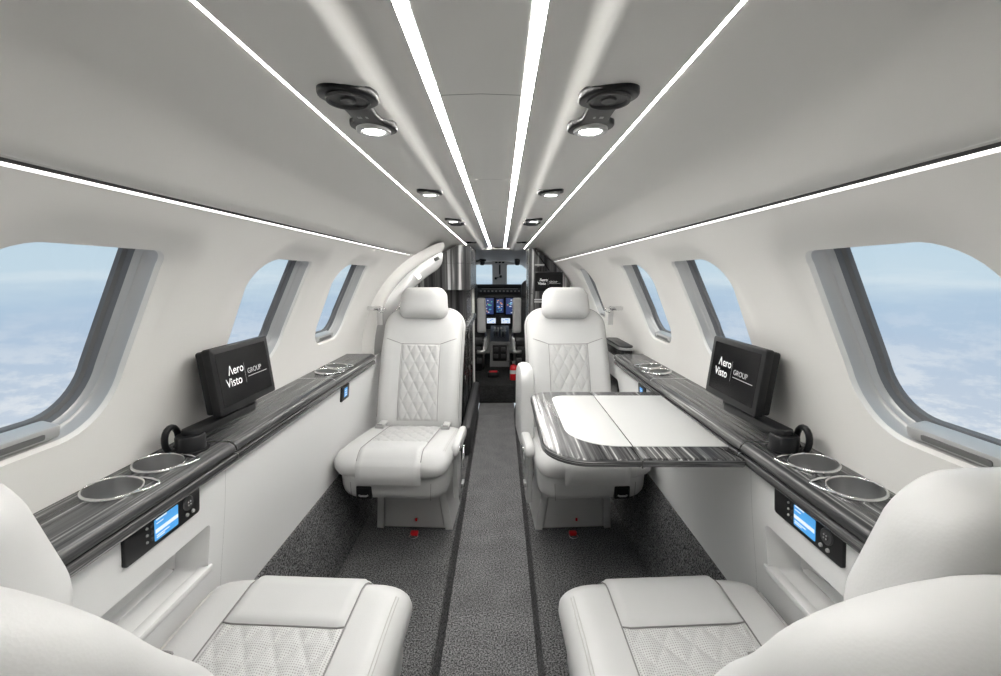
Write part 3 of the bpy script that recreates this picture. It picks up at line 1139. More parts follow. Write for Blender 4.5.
    bo = [(u * (1.0 + 0.035 * math.sin(math.pi * min(1, max(0, v / 0.69)))), v) for u, v in bo]
    bo = resample(bo, 110)

    def bex(u, v):
        return 0.016 * sm(0.10, 0.17, abs(u)) * (1 - sm(0.42, 0.56, v))
    bk = Pillow(bo, (0, 0.36), 0.052, 0.060, 0.78, bmf, bex, p=2.3, nring=9)
    bo_ = bk.build('backrest', 'leather', root)
    QW = 0.104
    b0, b1 = 0.06, 0.468

    def bq(i, j):
        u = -QW + 2 * QW * i
        v = b0 + (b1 - b0) * j
        e = min(i * 2 * QW, (1 - i) * 2 * QW, j * (b1 - b0), (1 - j) * (b1 - b0))
        return bk.P(u, v, 0.0005 + sm(0, 0.012, e) * (0.002 + 0.0065 * diamonds(u, v, 0.056, 0.105)))
    grid('quilted_insert', 70, 130, bq, 'quilted_leather', bo_, uv=lambda i, j: (2 * QW * i, (b1 - b0) * j))
    for s in (-1, 1):
        tube('seam', [bk.P(s * (QW + 0.001), b0 + (b1 - b0) * k / 24, 0.001) for k in range(25)], 0.0016, 'seam', bo_, 5)
        tube('seam', [bk.P(s * (QW + (0.190 - QW) * k / 12), b1 + 0.03 * k / 12, 0.0008) for k in range(13)], 0.0016, 'seam', bo_, 5)
    tube('seam', [bk.P(-QW + 2 * QW * k / 16, b1, 0.001) for k in range(17)], 0.0017, 'seam', bo_, 5)
    edge = [p for p in bo if p[1] > 0.05]
    k0 = max(range(len(bo)), key=lambda i: (bo[i][1] < 0.05, -abs(i)))
    idx = [i for i in range(len(bo)) if bo[i][1] > 0.05]
    # the loop runs counter-clockwise from lower left: right side up, over the top, left side down
    right = [i for i in idx]
    if latch:
        pts = [bk.P(bk.c[0] + (bo[i][0] - bk.c[0]) * 0.965, bk.c[1] + (bo[i][1] - bk.c[1]) * 0.965, 0.001) for i in right]
        tube('piping', pts, 0.0012, 'seam', bo_, 6)
        pts = [bk.P(bk.c[0] + (bo[i][0] - bk.c[0]) * 0.935, bk.c[1] + (bo[i][1] - bk.c[1]) * 0.935, 0.0006) for i in right]
        tube('stitching', pts, 0.0008, 'thread', bo_, 5)
    for rr in (0.935, 0.915):
        pts = [bk.fn(bk.c[0] + (bo[i][0] - bk.c[0]) * rr, bk.c[1] + (bo[i][1] - bk.c[1]) * rr, -bk.Tb * bk.prof(rr) - 0.0002) for i in right]
        tube('stitching', pts, 0.0011, 'thread', bo_, 5)
    # headrest
    A2 = math.radians(14)
    hd = Vector((0, math.sin(A2), math.cos(A2)))
    hn = Vector((0, -math.cos(A2), math.sin(A2)))
    hc = Vector((0, 0.235, 0.375)) + bd * (0.705 - drop) + bn * 0.040

    def hm(u, v, d):
        return hc + Vector((u, 0, 0)) + hd * v + hn * (d - 0.35 * u * u + 0.0)
    ho = rrect(-0.136, 0.136, -0.084, 0.080, (0.036, 0.036, 0.042, 0.042), 8)
    ho = [(u * (1 - 1.9 * max(0, v)) * (1 - 0.6 * max(0, -v - 0.02)), v - 0.80 * (0.136 ** 2 - u * u) * (1 if v < 0 else -0.15)) for u, v in ho]
    ho = resample(ho, 80)
    hr = Pillow(ho, (0, 0), 0.062, 0.045, 0.25, hm, None, p=2.4, nring=14)
    h_ = hr.build('headrest', 'leather', root)
    if latch:
        pts = [hr.fn(p[0] * 0.985, p[1] * 0.985, -0.006) for p in ho]
        tube('piping', pts, 0.0012, 'seam', h_, 5, closed=True)
    for s in (-1, 1):
        tube('headrest_post', [hc - hd * 0.02 + Vector((s * 0.05, 0.03, 0)), hc - hd * 0.16 + Vector((s * 0.05, 0.03, 0))], 0.007, 'chrome', root, 10)
    # lap belt buckles where cushion meets back
    for s in (-1, 1):
        p = cush.P(s * 0.165, 0.105, 0.010)
        box('belt_buckle', p, (0.044, 0.030, 0.014), 'satin_metal', root, 0.003)
        box('belt_strap', (p.x, p.y + 0.045, p.z), (0.036, 0.07, 0.008), 'leather', root, 0.002)
        box('buckle_slot', (p.x, p.y - 0.001, p.z + 0.0075), (0.026, 0.006, 0.002), 'dark_plastic', root, 0.0005)
    # aisle-side arm
    def slabx(name, P, x0, x1, m, bev=0.006):
        return prism(name, P, x0, x1, lambda u, v, d: Vector((d, u, v)), m, root, bev=bev)
    if arm:
        s = ib
        if arm == 'down':
            slabx('armrest', resample(rrect(-0.16, 0.13, 0.405, 0.462, 0.026, 6), 40), s * 0.234, s * 0.270, 'leather', 0.014)
            slabx('arm_carrier', [(-0.10, 0.405), (-0.04, 0.16), (0.03, 0.16), (0.05, 0.41)], s * 0.226, s * 0.250, 'leather', 0.006)
        else:
            slabx('armrest', resample(rrect(-0.02, 0.24, 0.40, 0.775, (0.03, 0.03, 0.09, 0.075), 8), 60), s * 0.222, s * 0.292, 'leather', 0.026)
            slabx('arm_pad', resample(rrect(-0.20, 0.02, 0.42, 0.478, 0.026, 6), 40), s * 0.244, s * 0.286, 'leather', 0.014)
            slabx('arm_carrier', [(-0.10, 0.42), (-0.05, 0.14), (0.03, 0.14), (0.05, 0.42)], s * 0.236, s * 0.262, 'leather', 0.006)
        Mk = frame_matrix((s * (0.270 if arm == 'down' else 0.288), -0.13, 0.44), (0, 1, 0), (0, 0, 1), (s, 0, 0))
        lathe('arm_button', [(0.012, -0.004), (0.012, 0.003), (0.009, 0.005), (0.0, 0.005)], 'chrome', root, 18, Mk)
        box('recline_lever', (s * 0.270, -0.05, 0.24), (0.012, 0.05, 0.018), 'satin_metal', root, 0.003)
        tube('strut', [(s * 0.268, -0.02, 0.30), (s * 0.268, 0.02, 0.40)], 0.006, 'chrome', root, 8)
    if shift:
        for ch in root.children:
            if ch.name.split('.')[0] not in ('pedestal', 'side_rail', 'pull_tag'):
                ch.location.x = -ib * shift
    return root


RZ = math.radians(3.0)
seat((-0.378, 2.00, 0), -RZ, 1, 'pale leather aft-facing seat with quilted back, clear of the table', 'down', shift=0.036)
seat((0.375, 2.00, 0), RZ, -1, 'pale leather aft-facing seat behind the folding table with raised armrest', 'up', shift=0.036)
seat((-0.437, 0.71, 0), math.pi - RZ, -1, 'pale leather forward-facing seat seen from behind, opposite the table side', None, False, drop=0.085)
seat((0.425, 0.71, 0), math.pi + RZ, 1, 'pale leather forward-facing seat seen from behind, next to the table', None, False, drop=0.085)

# red webbing rings on the carpet ahead of the pedestals
for x, w_ in ((-0.372, 'opposite the table'), (0.368, 'behind the table')):
    rg = empty('floor_ring', (x, 1.895, 0.0))
    tag(rg, 'red webbing loop and metal ring on carpet by the foot ' + w_, 'ring', 'red floor rings')
    box('webbing', (0, 0.012, 0.008), (0.036, 0.026, 0.016), 'red', rg, 0.005)
    tube('ring', [(0.02 * math.cos(a), -0.012 + 0.018 * math.sin(a), 0.006) for a in [math.radians(x_) for x_ in range(0, 360, 24)]], 0.0028, 'chrome', rg, 8, closed=True)

# ------------------------------------------------------------------ overhead reading lights and air outlets


def psu(sg, Yg, Yl, label, z=1.4435, lamp_only=False):
    root = empty('reading_light', (sg * 0.177, (Yg + Yl) / 2, z))
    tag(root, label, 'reading light', 'overhead reading lights')
    h = (Yl - Yg) / 2          # local: gasper at -h, lamp at +h
    out = []
    n = 40
    rg, rl, rw = 0.041, 0.038, 0.021

    def half(y):
        # smooth dumbbell half width
        g = rg * math.sqrt(max(0, 1 - ((y + h) / (rg * 0.86)) ** 2)) if abs(y + h) < rg * 0.86 else 0
        l = rl * math.sqrt(max(0, 1 - ((y - h) / (rl * 0.9)) ** 2)) if abs(y - h) < rl * 0.9 else 0
        w = (rw + 0.012 * (abs(y) / abs(h)) ** 3) if abs(y) < abs(h) else 0
        return l if lamp_only else max(g, l, w)
    s = 1 if h > 0 else -1
    ya, yb = -abs(h) - (rg * 0.86 if h > 0 else rl * 0.9), abs(h) + (rl * 0.9 if h > 0 else rg * 0.86)
    if lamp_only:
        ya, yb = h - rl * 0.9, h + rl * 0.9
    ys = [ya + (yb - ya) * (0.5 - 0.5 * math.cos(math.pi * i / n)) for i in range(n + 1)]
    skew = lambda y: sg * 0.10 * (0 if True else y)
    P = [(half(y), y) for y in ys] + [(-half(y), y) for y in ys[-2:0:-1]]
    P = resample(P, 72)

    def f(u, v, d):
        # the ceiling rises outboard
        return Vector((u, v, d + 0.075 * sg * u))
    prism('housing', P, 0.006, -0.007, f, 'black_gloss', root, bev=0.003, auto=50)
    Mg = Matrix.Translation((0, -h, -0.007)) @ Matrix.Rotation(math.pi, 4, 'X')
    if not lamp_only: lathe('air_outlet', [(0.030, 0.0), (0.029, 0.004), (0.026, 0.004), (0.024, -0.001), (0.012, -0.002), (0.010, 0.003), (0.0, 0.004)], 'dark_plastic', root, 28, Mg)
    Ml = Matrix.Translation((0, h, -0.007)) @ Matrix.Rotation(math.pi, 4, 'X')
    lathe('lamp_bezel', [(0.028, 0.0), (0.027, 0.005), (0.021, 0.006), (0.017, 0.002)], 'cup_steel', root, 28, Ml, cap=False)
    lathe('lamp', [(0.018, 0.0), (0.017, 0.0045), (0.0, 0.0055)], 'led_spot', root, 24, Ml)
    for q in (() if lamp_only else (-1, 1)):
        box('icon', (q * 0.006, h * 0.12, -0.0072), (0.006, 0.008, 0.0006), 'icon_grey', root)


for sg, nb in ((-1, 'opposite the table'), (1, 'over the table side')):
    psu(sg, 0.638, 0.760, 'black dumbbell-shaped reading light with air outlet over forward-facing seat, ' + nb)
    psu(sg, 1.47, 1.335, 'round black reading light between the facing seats, ' + nb, lamp_only=True)
    psu(sg, 2.12, 1.985, 'black reading light with air outlet over the aft-facing seat, ' + nb)
    v = empty('air_vent', (sg * 0.185, 3.32, 1.4435))
    tag(v, 'small dark ceiling vent near the cabinets, ' + nb, 'vent', 'ceiling vents')
    box('vent_plate', (0, 0, -0.002), (0.075, 0.05, 0.008), 'black_plastic', v, 0.002)
    for q in (-1, 1):
        box('vent_slot', (q * 0.018, 0, -0.007), (0.026, 0.034, 0.003), 'groove', v)

# ------------------------------------------------------------------ entry door surround


def arch():
    root = empty('door_surround', (-0.66, 2.62, 0.80))
    tag(root, 'curved pale grey entry door surround rising behind the seat clear of the table', 'door frame')
    off = Vector((-0.66, 2.62, 0.80))
    # path on the cabin wall: (Y, s); widens to the front at the top
    path = []
    n = 60
    for i in range(n + 1):
        t = i / n
        s = -0.02 + t * 0.875
        y = 2.48 + 0.10 * t + 0.50 * max(0.0, (t - 0.30) / 0.70) ** 2.2
        path.append((y, s))

    def pt(y, s, d):
        return wall_pt(-1, y, s, -d) - off

    loops = []
    jl = []
    for i, (y, s) in enumerate(path):
        t = i / n
        a = path[max(0, i - 1)]; b = path[min(n, i + 1)]
        ty, ts = b[0] - a[0], b[1] - a[1]
        L = math.hypot(ty, ts); ny, ns = ts / L, -ty / L     # towards the front / inside of the opening
        k = math.sqrt(max(0.01, 1.0 - max(0.0, (t - 0.90) / 0.10) ** 2.4))
        sec = [(-0.015, 0.0), (-0.012, 0.018), (0.0, 0.038), (0.016, 0.050), (0.036, 0.054), (0.050, 0.052), (0.060, 0.042)]
        c0 = 0.075 * (1 - k)
        loops.append([pt(y + ny * (u * k + c0), s + ns * (u * k + c0), d * k) for u, d in sec])
        sec2 = [(0.060, 0.042), (0.064, 0.056), (0.072, 0.085), (0.084, 0.112), (0.100, 0.128), (0.125, 0.132), (0.142, 0.122), (0.150, 0.0)]
        jl.append([pt(y + ny * (u * k + c0), s + ns * (u * k + c0), d * k) for u, d in sec2])
    loft('outer_frame', loops, 'liner', root, closed=False, cap1=False)
    j = loft('jamb', jl, 'jamb', root, closed=False, cap1=False, cap0=False)
    # latch and handle on the jamb
    def on(t, u, d):
        i = int(t * n)
        y, s = path[i]
        a = path[max(0, i - 1)]; b = path[min(n, i + 1)]
        ty, ts = b[0] - a[0], b[1] - a[1]
        L = math.hypot(ty, ts); ny, ns = ts / L, -ty / L
        return pt(y + ny * u, s + ns * u, d)
    tube('grab_handle', [on(t, u, d) for t, u, d in ((0.36, 0.085, 0.108), (0.39, 0.082, 0.126), (0.45, 0.082, 0.128), (0.52, 0.082, 0.126), (0.55, 0.085, 0.108))], 0.007, 'chrome', j, 8)
    for t, u in ((0.72, 0.10), (0.76, 0.11)):
        p = [on(t, u - 0.032, 0.084), on(t, u - 0.018, 0.120), on(t + 0.035, u - 0.018, 0.120), on(t + 0.035, u - 0.032, 0.084)]
        q = [on(t, u - 0.026, 0.080), on(t, u - 0.012, 0.116), on(t + 0.035, u - 0.012, 0.116), on(t + 0.035, u - 0.026, 0.080)]
        loft('latch_plate', [q, p], 'satin_metal', j, False, True, auto=30)
    p = [on(0.90, 0.060, 0.066), on(0.90, 0.066, 0.086), on(0.935, 0.066, 0.086), on(0.935, 0.060, 0.066)]
    q = [on(0.90, 0.070, 0.060), on(0.90, 0.078, 0.08), on(0.935, 0.078, 0.08), on(0.935, 0.070, 0.060)]
    loft('top_slot', [q, p], 'groove', j, False, True, auto=30)


arch()

# shoulder belt guides on the wall behind the headrests
for sg, nb in ((-1, 'beside the door surround'), (1, 'beside the side cabinet')):
    bgd = empty('belt_guide', (sg * 0.645, 2.43, 1.02))
    tag(bgd, 'small chrome shoulder belt guide on the wall ' + nb, 'belt guide', 'belt guides')
    box('bracket', (sg * 0.025, 0.0, 0.0), (0.07, 0.034, 0.022), 'chrome', bgd, 0.005)
    tube('loop', [(sg * -0.015 + 0.022 * math.cos(a), -0.012, -0.008 + 0.012 * math.sin(a)) for a in [math.radians(x_) for x_ in range(0, 360, 30)]], 0.004, 'chrome', bgd, 8, closed=True)
    box('strap', (sg * 0.0, 0.02, -0.05), (0.03, 0.006, 0.09), 'leather', bgd, 0.002)

# ------------------------------------------------------------------ forward cabinets


def arc_outline(x_in, z0, z1top, sg, r=0.755, zlow=None, inner_r=0.0):
    """cabinet section: inboard vertical at x_in, outboard follows the hull"""
    P = []
    a1 = math.asin(min(0.999, (z1top - ZC) / r))
    xt = r * math.cos(a1)
    P.append((x_in, z0)); P.append((x_in, z1top))
    if xt > x_in: P.append((xt, z1top))
    a0 = math.asin(max(-0.9, (z0 - ZC) / r)) if z0 > 0.2 else math.asin((0.35 - ZC) / r)
    for i in range(13):
        a = a1 + (a0 - a1) * i / 12
        P.append((r * math.cos(a), ZC + r * math.sin(a)))
    if z0 <= 0.2:
        P.append((0.60, z0))
    Q = []
    for p in P:
        if not Q or math.hypot(p[0] - Q[-1][0], p[1] - Q[-1][1]) > 1e-4: Q.append(p)
    return [(sg * x, z) for x, z in Q]


def cab(name, P, y0, y1, m, parent, off):
    n = len(P)
    V = [Vector((x, y0, z)) - off for x, z in P] + [Vector((x, y1, z)) - off for x, z in P]
    F = [(i, (i + 1) % n, n + (i + 1) % n, n + i) for i in range(n)] + [tuple(range(n)), tuple(range(n, 2 * n))]
    return mesh(name, V, F, m, parent, True, 30)


# cabinet on the table side with rounded inboard pillar
off = Vector((0.48, 3.95, -0.1))
c = empty('tall_cabinet', off)
tag(c, 'tall cabinet in black and grey streaked veneer carrying the small screen, beside cockpit', 'cabinet')
cab('body', arc_outline(0.325, -0.10, 1.438, 1), 3.955, 4.36, 'veneer_upright', c, off)
for a, b in ((-0.10, 0.42), (0.424, 1.036), (1.040, 1.44)):
    lathe('pillar', [(0.0, a + 0.1), (0.034, a + 0.1), (0.034, b + 0.1), (0.0, b + 0.1)], 'veneer_upright', c, 24, Matrix.Translation((0.318 - off.x, 3.99 - off.y, 0)))
box('pillar_side', (0.30 - off.x, 4.17 - off.y, 0.77), (0.032, 0.36, 1.53), 'veneer_upright', c, 0.004)
for z in (1.292, 0.985, 0.965):
    box('literature_bar', (0.375 - off.x, 3.945 - off.y, z + 0.1), (0.085, 0.014, 0.012), 'satin_metal', c, 0.003)
box('literature_recess', (0.375 - off.x, 3.953 - off.y, 1.275), (0.085, 0.006, 0.20), 'veneer_black', c, 0.001)

mo = empty('bulkhead_screen', (0.455, 3.930, 1.06))
tag(mo, 'small black screen with white lettering mounted on the tall streaked cabinet', 'monitor')
box('casing', (0, 0, 0.085), (0.252, 0.024, 0.172), 'bezel', mo, 0.004)
scr = box('screen', (0, -0.0125, 0.085), (0.236, 0.002, 0.156), 'screen_black', mo)
logo(scr, frame_matrix((0.0, -0.0138, 0.085), (1, 0, 0), (0, 0, 1), (0, -1, 0)), 0.236)

# cabinet by the door: overhead unit, recessed middle, counter, base unit with latches
off = Vector((-0.48, 3.55, -0.1))
c = empty('galley_cabinet', off)
tag(c, 'galley cabinet of streaked black and grey veneer with counter, behind the entry door surround', 'cabinet')
u1 = cab('overhead_door', arc_outline(0.208, 1.085, 1.295, -1), 3.55, 4.35, 'veneer_upright', c, off)
u2 = cab('overhead_door', arc_outline(0.208, 1.298, 1.440, -1), 3.55, 4.35, 'veneer_upright', c, off)
cab('back_splash', arc_outline(0.250, 0.84, 1.085, -1), 3.66, 4.35, 'veneer_upright', c, off)
P = rrect(-0.72, -0.205, 3.10, 4.30, (0.01, 0.10, 0.02, 0.01), 8)
prism('counter', P, 0.795, 0.835, lambda u, v, d: Vector((u, v, d)) - off, 'veneer_cross', c, bev=0.008)
for y0, y1 in ((3.16, 3.55), (3.553, 3.92), (3.923, 4.30)):
    zz = [(-0.10, 0.25), (0.253, 0.52), (0.523, 0.795)] if y0 < 3.9 else [(-0.10, 0.795)]
    for z0, z1 in zz:
        d = box('cabinet_door', (-0.475 - off.x, (y0 + y1) / 2 - off.y, (z0 + z1) / 2 + 0.1), (0.47, y1 - y0, z1 - z0), 'veneer_black', c, 0.003)
        box('latch', (-0.237 - off.x, y0 + 0.10 - off.y, (z0 + z1) / 2 + 0.14), (0.008, 0.022, 0.045), 'chrome', d, 0.003)

# black padded step box beside the aisle
P = rrect(-0.234, -0.170, 2.80, 4.10, 0.03, 6)
sb = prism('step_box', P, 0.0, 0.20, lambda u, v, d: Vector((u, v, d)), 'leather_dark', None, bev=0.02)
tag(sb, 'low black leather box along the aisle behind the aft-facing seat', 'box')

# side cabinet with curved counter behind the right seat, plus the side-facing seat cushion
off = Vector((0.66, 2.62, 0.0))
c = empty('side_cabinet', off)
tag(c, 'small dark streaked side cabinet with curved pale-edged top at the ledge end', 'cabinet')
P = rrect(0.650, 0.715, 2.24, 2.56, (0.04, 0.02, 0.02, 0.02), 6)
prism('body', P, 0.30, 0.815, lambda u, v, d: Vector((u, v, d)) - off, 'veneer_black', c, bev=0.004)
P2 = inset(P, -0.008)
prism('top_edge', P2, 0.815, 0.828, lambda u, v, d: Vector((u, v, d)) - off, 'satin_metal', c, bev=0.004)
prism('top', inset(P2, 0.004), 0.828, 0.840, lambda u, v, d: Vector((u, v, d)) - off, 'leather_dark', c, bev=0.006)
ss = empty('side_facing_seat', (0.555, 2.98, 0.0))
tag(ss, 'pale leather side-facing seat mostly hidden behind the seat at the table', 'seat')
o = Pillow(resample(rrect(-0.24, 0.24, 0.0, 0.50, 0.07, 6), 56), (0, 0.25), 0.045, 0.045, 0.7, lambda u, v, d: Vector((0.03 - d + 0.02 - 0.06 * (v - 0.25), u, 0.42 + v)), nring=6)
o.build('backrest', 'leather', ss)
o = Pillow(resample(rrect(-0.30, 0.03, -0.24, 0.24, 0.06, 6), 56), (-0.13, 0), 0.05, 0.06, 0.7, lambda u, v, d: Vector((u, v, 0.36 + d)), nring=6)
o.build('cushion', 'leather', ss)
box('seat_box', (-0.10, 0, 0.155), (0.28, 0.46, 0.30), 'side_panel', ss, 0.01)

# ------------------------------------------------------------------ cockpit
tag(box('wall_front_left', (-0.53, 4.38, 0.65), (0.60, 0.03, 1.75), 'cockpit_liner'), kind='structure')
tag(box('wall_front_right', (0.575, 4.38, 0.65), (0.58, 0.03, 1.75), 'cockpit_liner'), kind='structure')
hdr = box('wall_front_header', (0.03, 4.375, 1.49), (0.62, 0.03, 0.07), 'ceiling_liner')
tag(hdr, kind='structure')
box('header_vent', (0.02, 4.357, 1.468), (0.10, 0.01, 0.012), 'black_plastic', hdr, 0.002)
for q in (-1, 1):
    box('header_light', (0.02 + q * 0.075, 4.357, 1.468), (0.02, 0.012, 0.014), 'white_plastic', hdr, 0.003)
tag(box('floor_cockpit', (0, 5.35, -0.005), (1.5, 1.95, 0.19), 'carpet_black', None, 0.02), kind='structure')
# tapered shell
sec = []
for y, hw, zt in ((4.39, 0.74, 1.47), (5.2, 0.70, 1.44), (5.8, 0.62, 1.405), (6.26, 0.56, 1.385)):
    L = [(-hw, -0.1), (-hw - 0.03, 0.5), (-hw, 0.95), (-hw * 0.86, 1.2), (-hw * 0.6, zt - 0.05), (-hw * 0.3, zt), (0, zt + 0.005),
         (hw * 0.3, zt), (hw * 0.6, zt - 0.05), (hw * 0.86, 1.2), (hw, 0.95), (hw + 0.03, 0.5), (hw, -0.1)]
    sec.append([(x, y, z) for x, z in L])
CV = [p for L in sec for p in L]
CF = []
for k in range(3):
    for i in range(12):
        if k in (1, 2) and i in (2, 9):
            continue                      # cockpit side windows
        CF.append((k * 13 + i, k * 13 + i + 1, (k + 1) * 13 + i + 1, (k + 1) * 13 + i))
tag(mesh('wall_cockpit', CV, CF, 'cockpit_liner'), kind='structure')
for q, i in ((10, 2), (11, 9)):
    wv = [sec[1][i], sec[1][i + 1], sec[2][i + 1], sec[2][i], sec[3][i + 1], sec[3][i]]
    wo = tube('window_%d' % q, [wv[0], wv[1], wv[2], wv[4], wv[5], wv[3]], 0.012, 'window_trim', None, 8, closed=True)
    tag(wo, kind='structure')
    mesh('pane', wv, [(0, 1, 2, 3), (3, 2, 4, 5)], 'pane_glass', wo, False)
wl = [rrect(-0.52, -0.082, 0.98, 1.352, 0.02, 4), rrect(0.118, 0.52, 0.98, 1.352, 0.02, 4)]
V2, F2 = cdt([(-0.75, -0.1), (0.75, -0.1), (0.75, 1.5), (-0.75, 1.5)], wl, 0.2)
ws = mesh('wall_windshield', [(x, 6.25, z) for x, z in V2], F2, 'cockpit_liner', smooth=False)
tag(ws, kind='structure')
for i, lp in enumerate(wl):
    w = loft('window_%d' % (8 + i), [[(x, 6.25, z) for x, z in lp], [(x, 6.29, z) for x, z in inset(lp, 0.006)]], 'window_trim')
    tag(w, kind='structure')
    q = inset(lp, 0.006)
    mesh('pane', [(x, 6.285, z) for x, z in q], [tuple(range(len(q)))], 'pane_glass', w, False)

# overhead fittings
for (x, y, z, s_, nm, lb) in ((-0.20, 5.6, 1.345, (0.06, 0.05, 0.03), 'cockpit_dome_light', 'dark round cockpit light above the windshield by the galley side'),
                              (0.24, 5.6, 1.345, (0.06, 0.05, 0.03), 'cockpit_dome_light', 'dark round cockpit light above the windshield by the tall cabinet')):
    o = lathe(nm, [(0.0, -0.02), (0.018, -0.02), (0.03, -0.005), (0.034, 0.01), (0.034, 0.06)], 'dark_plastic', None, 20, Matrix.Translation((x, y, z + 0.0)))
    tag(o, lb, 'light', 'cockpit dome lights')
ov = empty('overhead_switches', (0.02, 5.9, 1.36))
tag(ov, 'small overhead console with three dark switches above the windshield post', 'console')
box('plate', (0, 0.0, 0.012), (0.20, 0.10, 0.03), 'cockpit_liner', ov, 0.005)
for q in (-1, 0, 1):
    box('switch', (q * 0.045, -0.052, 0.008), (0.032, 0.012, 0.018), 'black_plastic', ov, 0.003)
cp = empty('compass_post', (0.02, 6.18, 1.10))
tag(cp, 'standby compass and dark strap on the windshield centre post', 'compass')
box('strap', (0, 0.02, 0.18), (0.022, 0.02, 0.14), 'black_plastic', cp, 0.004)
box('compass_body', (0.012, 0.0, 0.085), (0.05, 0.06, 0.045), 'white_plastic', cp, 0.008)
lathe('compass_dial', [(0.0, 0.0), (0.018, 0.0), (0.02, 0.008)], 'black_gloss', cp, 18, frame_matrix((0.012, -0.032, 0.085), (1, 0, 0), (0, 0, 1), (0, -1, 0)))
tube('mirror_arm', [(0, 0.03, 0.08), (-0.03, 0.0, 0.07), (-0.05, -0.01, 0.06)], 0.006, 'black_plastic', cp, 8)
lathe('mirror', [(0.0, 0.0), (0.018, 0.0), (0.018, 0.01), (0.0, 0.012)], 'black_plastic', cp, 14, frame_matrix((-0.055, -0.02, 0.06), (1, 0, 0), (0, 0, 1), (0, -1, 0)))
sv = empty('sun_visor', (-0.34, 5.2, 1.37))
tag(sv, 'pale folded sun visor with dark edge under the cockpit ceiling', 'sun visor')
tube('visor_edge', [(-0.03, 0, -0.04), (0.04, 0, -0.015), (0.12, 0.0, 0.0), (0.20, 0.02, 0.005)], 0.012, 'black_plastic', sv, 10)
prism('visor_blade', [(-0.03, -0.075), (0.05, -0.065), (0.14, -0.03), (0.13, -0.008), (0.04, -0.022), (-0.03, -0.045)], 0.0, 0.012, lambda u, v, d: Vector((u, d - 0.012, v)), 'white_plastic', sv)

# instrument panel
ip = empty('instrument_panel', (0.02, 6.0, 0.5))
tag(ip, 'dark cockpit instrument panel with glareshield and lit flight displays', 'instrument panel')


def ib_(name, x0, x1, z0, z1, y, m, parent=ip, t=0.01):
    return box(name, ((x0 + x1) / 2, y - 6.0, (z0 + z1) / 2 - 0.5), (x1 - x0, t, z1 - z0), m, parent, min(0.004, t * 0.3))


box('glareshield', (0, -0.02, 0.555), (1.05, 0.34, 0.05), 'black_plastic', ip, 0.02, 3)
box('glareshield_brow', (0, -0.10, 0.51), (1.05, 0.16, 0.08), 'dark_plastic', ip, 0.02, 3)
box('panel_face', (0, 0.02, 0.235), (1.0, 0.10, 0.52), 'dark_plastic', ip, 0.01)
for q in range(11):
    ib_('mode_button', -0.26 + q * 0.05, -0.235 + q * 0.05, 0.985, 1.003, 5.815, 'icon_grey', t=0.012)
ib_('mode_bar', -0.24, 0.24, 1.022, 1.028, 5.815, 'icon_grey', t=0.012)


def display(x0, x1, z0, z1, kind):
    b = ib_('display_bezel', x0 - 0.02, x1 + 0.02, z0 - 0.02, z1 + 0.02, 5.962, 'black_plastic', t=0.02)
    s_ = ib_('display', x0, x1, z0, z1, 5.949, kind, b, t=0.004)
    s_.parent = b
    return b


rng = random.Random(7)
for (x0, x1, z0, z1) in ((-0.225, -0.085, 0.68, 0.895), (-0.048, 0.048, 0.70, 0.885), (0.085, 0.225, 0.68, 0.895)):
    b = display(x0, x1, z0, z1, 'screen_dim')
    for q in range(16):
        xx = rng.uniform(x0 + 0.01, x1 - 0.03); zz = rng.uniform(z0 + 0.01, z1 - 0.02)
        ib_('display_symbol', xx, xx + rng.uniform(0.008, 0.03), zz, zz + rng.uniform(0.006, 0.016), 5.9455, rng.choice(['screen_white', 'screen_white', 'screen_green', 'screen_blue', 'screen_amber']), b, t=0.002)
for (x0, x1) in ((-0.175, -0.055), (0.02, 0.14)):
    b = display(x0, x1, 0.555, 0.625, 'screen_white')
    for q in range(5):
        xx = rng.uniform(x0 + 0.01, x1 - 0.03); zz = rng.uniform(0.56, 0.61)
        ib_('display_symbol', xx, xx + 0.02, zz, zz + 0.008, 5.9455, 'screen_blue', b, t=0.002)
# centre pedestal
pe = empty('centre_pedestal', (0.02, 5.6, 0.09))
tag(pe, 'dark centre pedestal with throttle levers and two switch blocks between pilot seats', 'pedestal')
V = [(-0.10, 0.30, 0.0), (0.12, 0.30, 0.0), (0.12, -0.30, 0.0), (-0.12, -0.30, 0.0), (-0.12, 0.30, 0.44), (0.12, 0.30, 0.44), (0.12, -0.22, 0.30), (-0.12, -0.22, 0.30)]
mesh('body', V, [(0, 1, 2, 3), (4, 5, 6, 7), (0, 1, 5, 4), (1, 2, 6, 5), (2, 3, 7, 6), (3, 0, 4, 7)], 'dark_plastic', pe, False)
box('rear_panel', (0, -0.285, 0.17), (0.17, 0.02, 0.20), 'black_plastic', pe, 0.004)
for (x, z) in ((-0.045, 0.215), (0.045, 0.215), (-0.045, 0.13), (0.045, 0.13)):
    box('switch_block', (x, -0.298, z), (0.055, 0.014, 0.05), 'dark_plastic', pe, 0.003)
for x in (-0.06, -0.02, 0.02, 0.06):
    tube('throttle_lever', [(x, -0.05, 0.33), (x, -0.12, 0.44)], 0.008, 'satin_metal', pe, 8)
    box('throttle_knob', (x, -0.12, 0.45), (0.026, 0.03, 0.035), 'icon_grey', pe, 0.006)
for x in (-0.05, 0.05):
    box('label_plate', (x, 0.05, 0.40), (0.07, 0.10, 0.01), 'icon_grey', pe, 0.002)

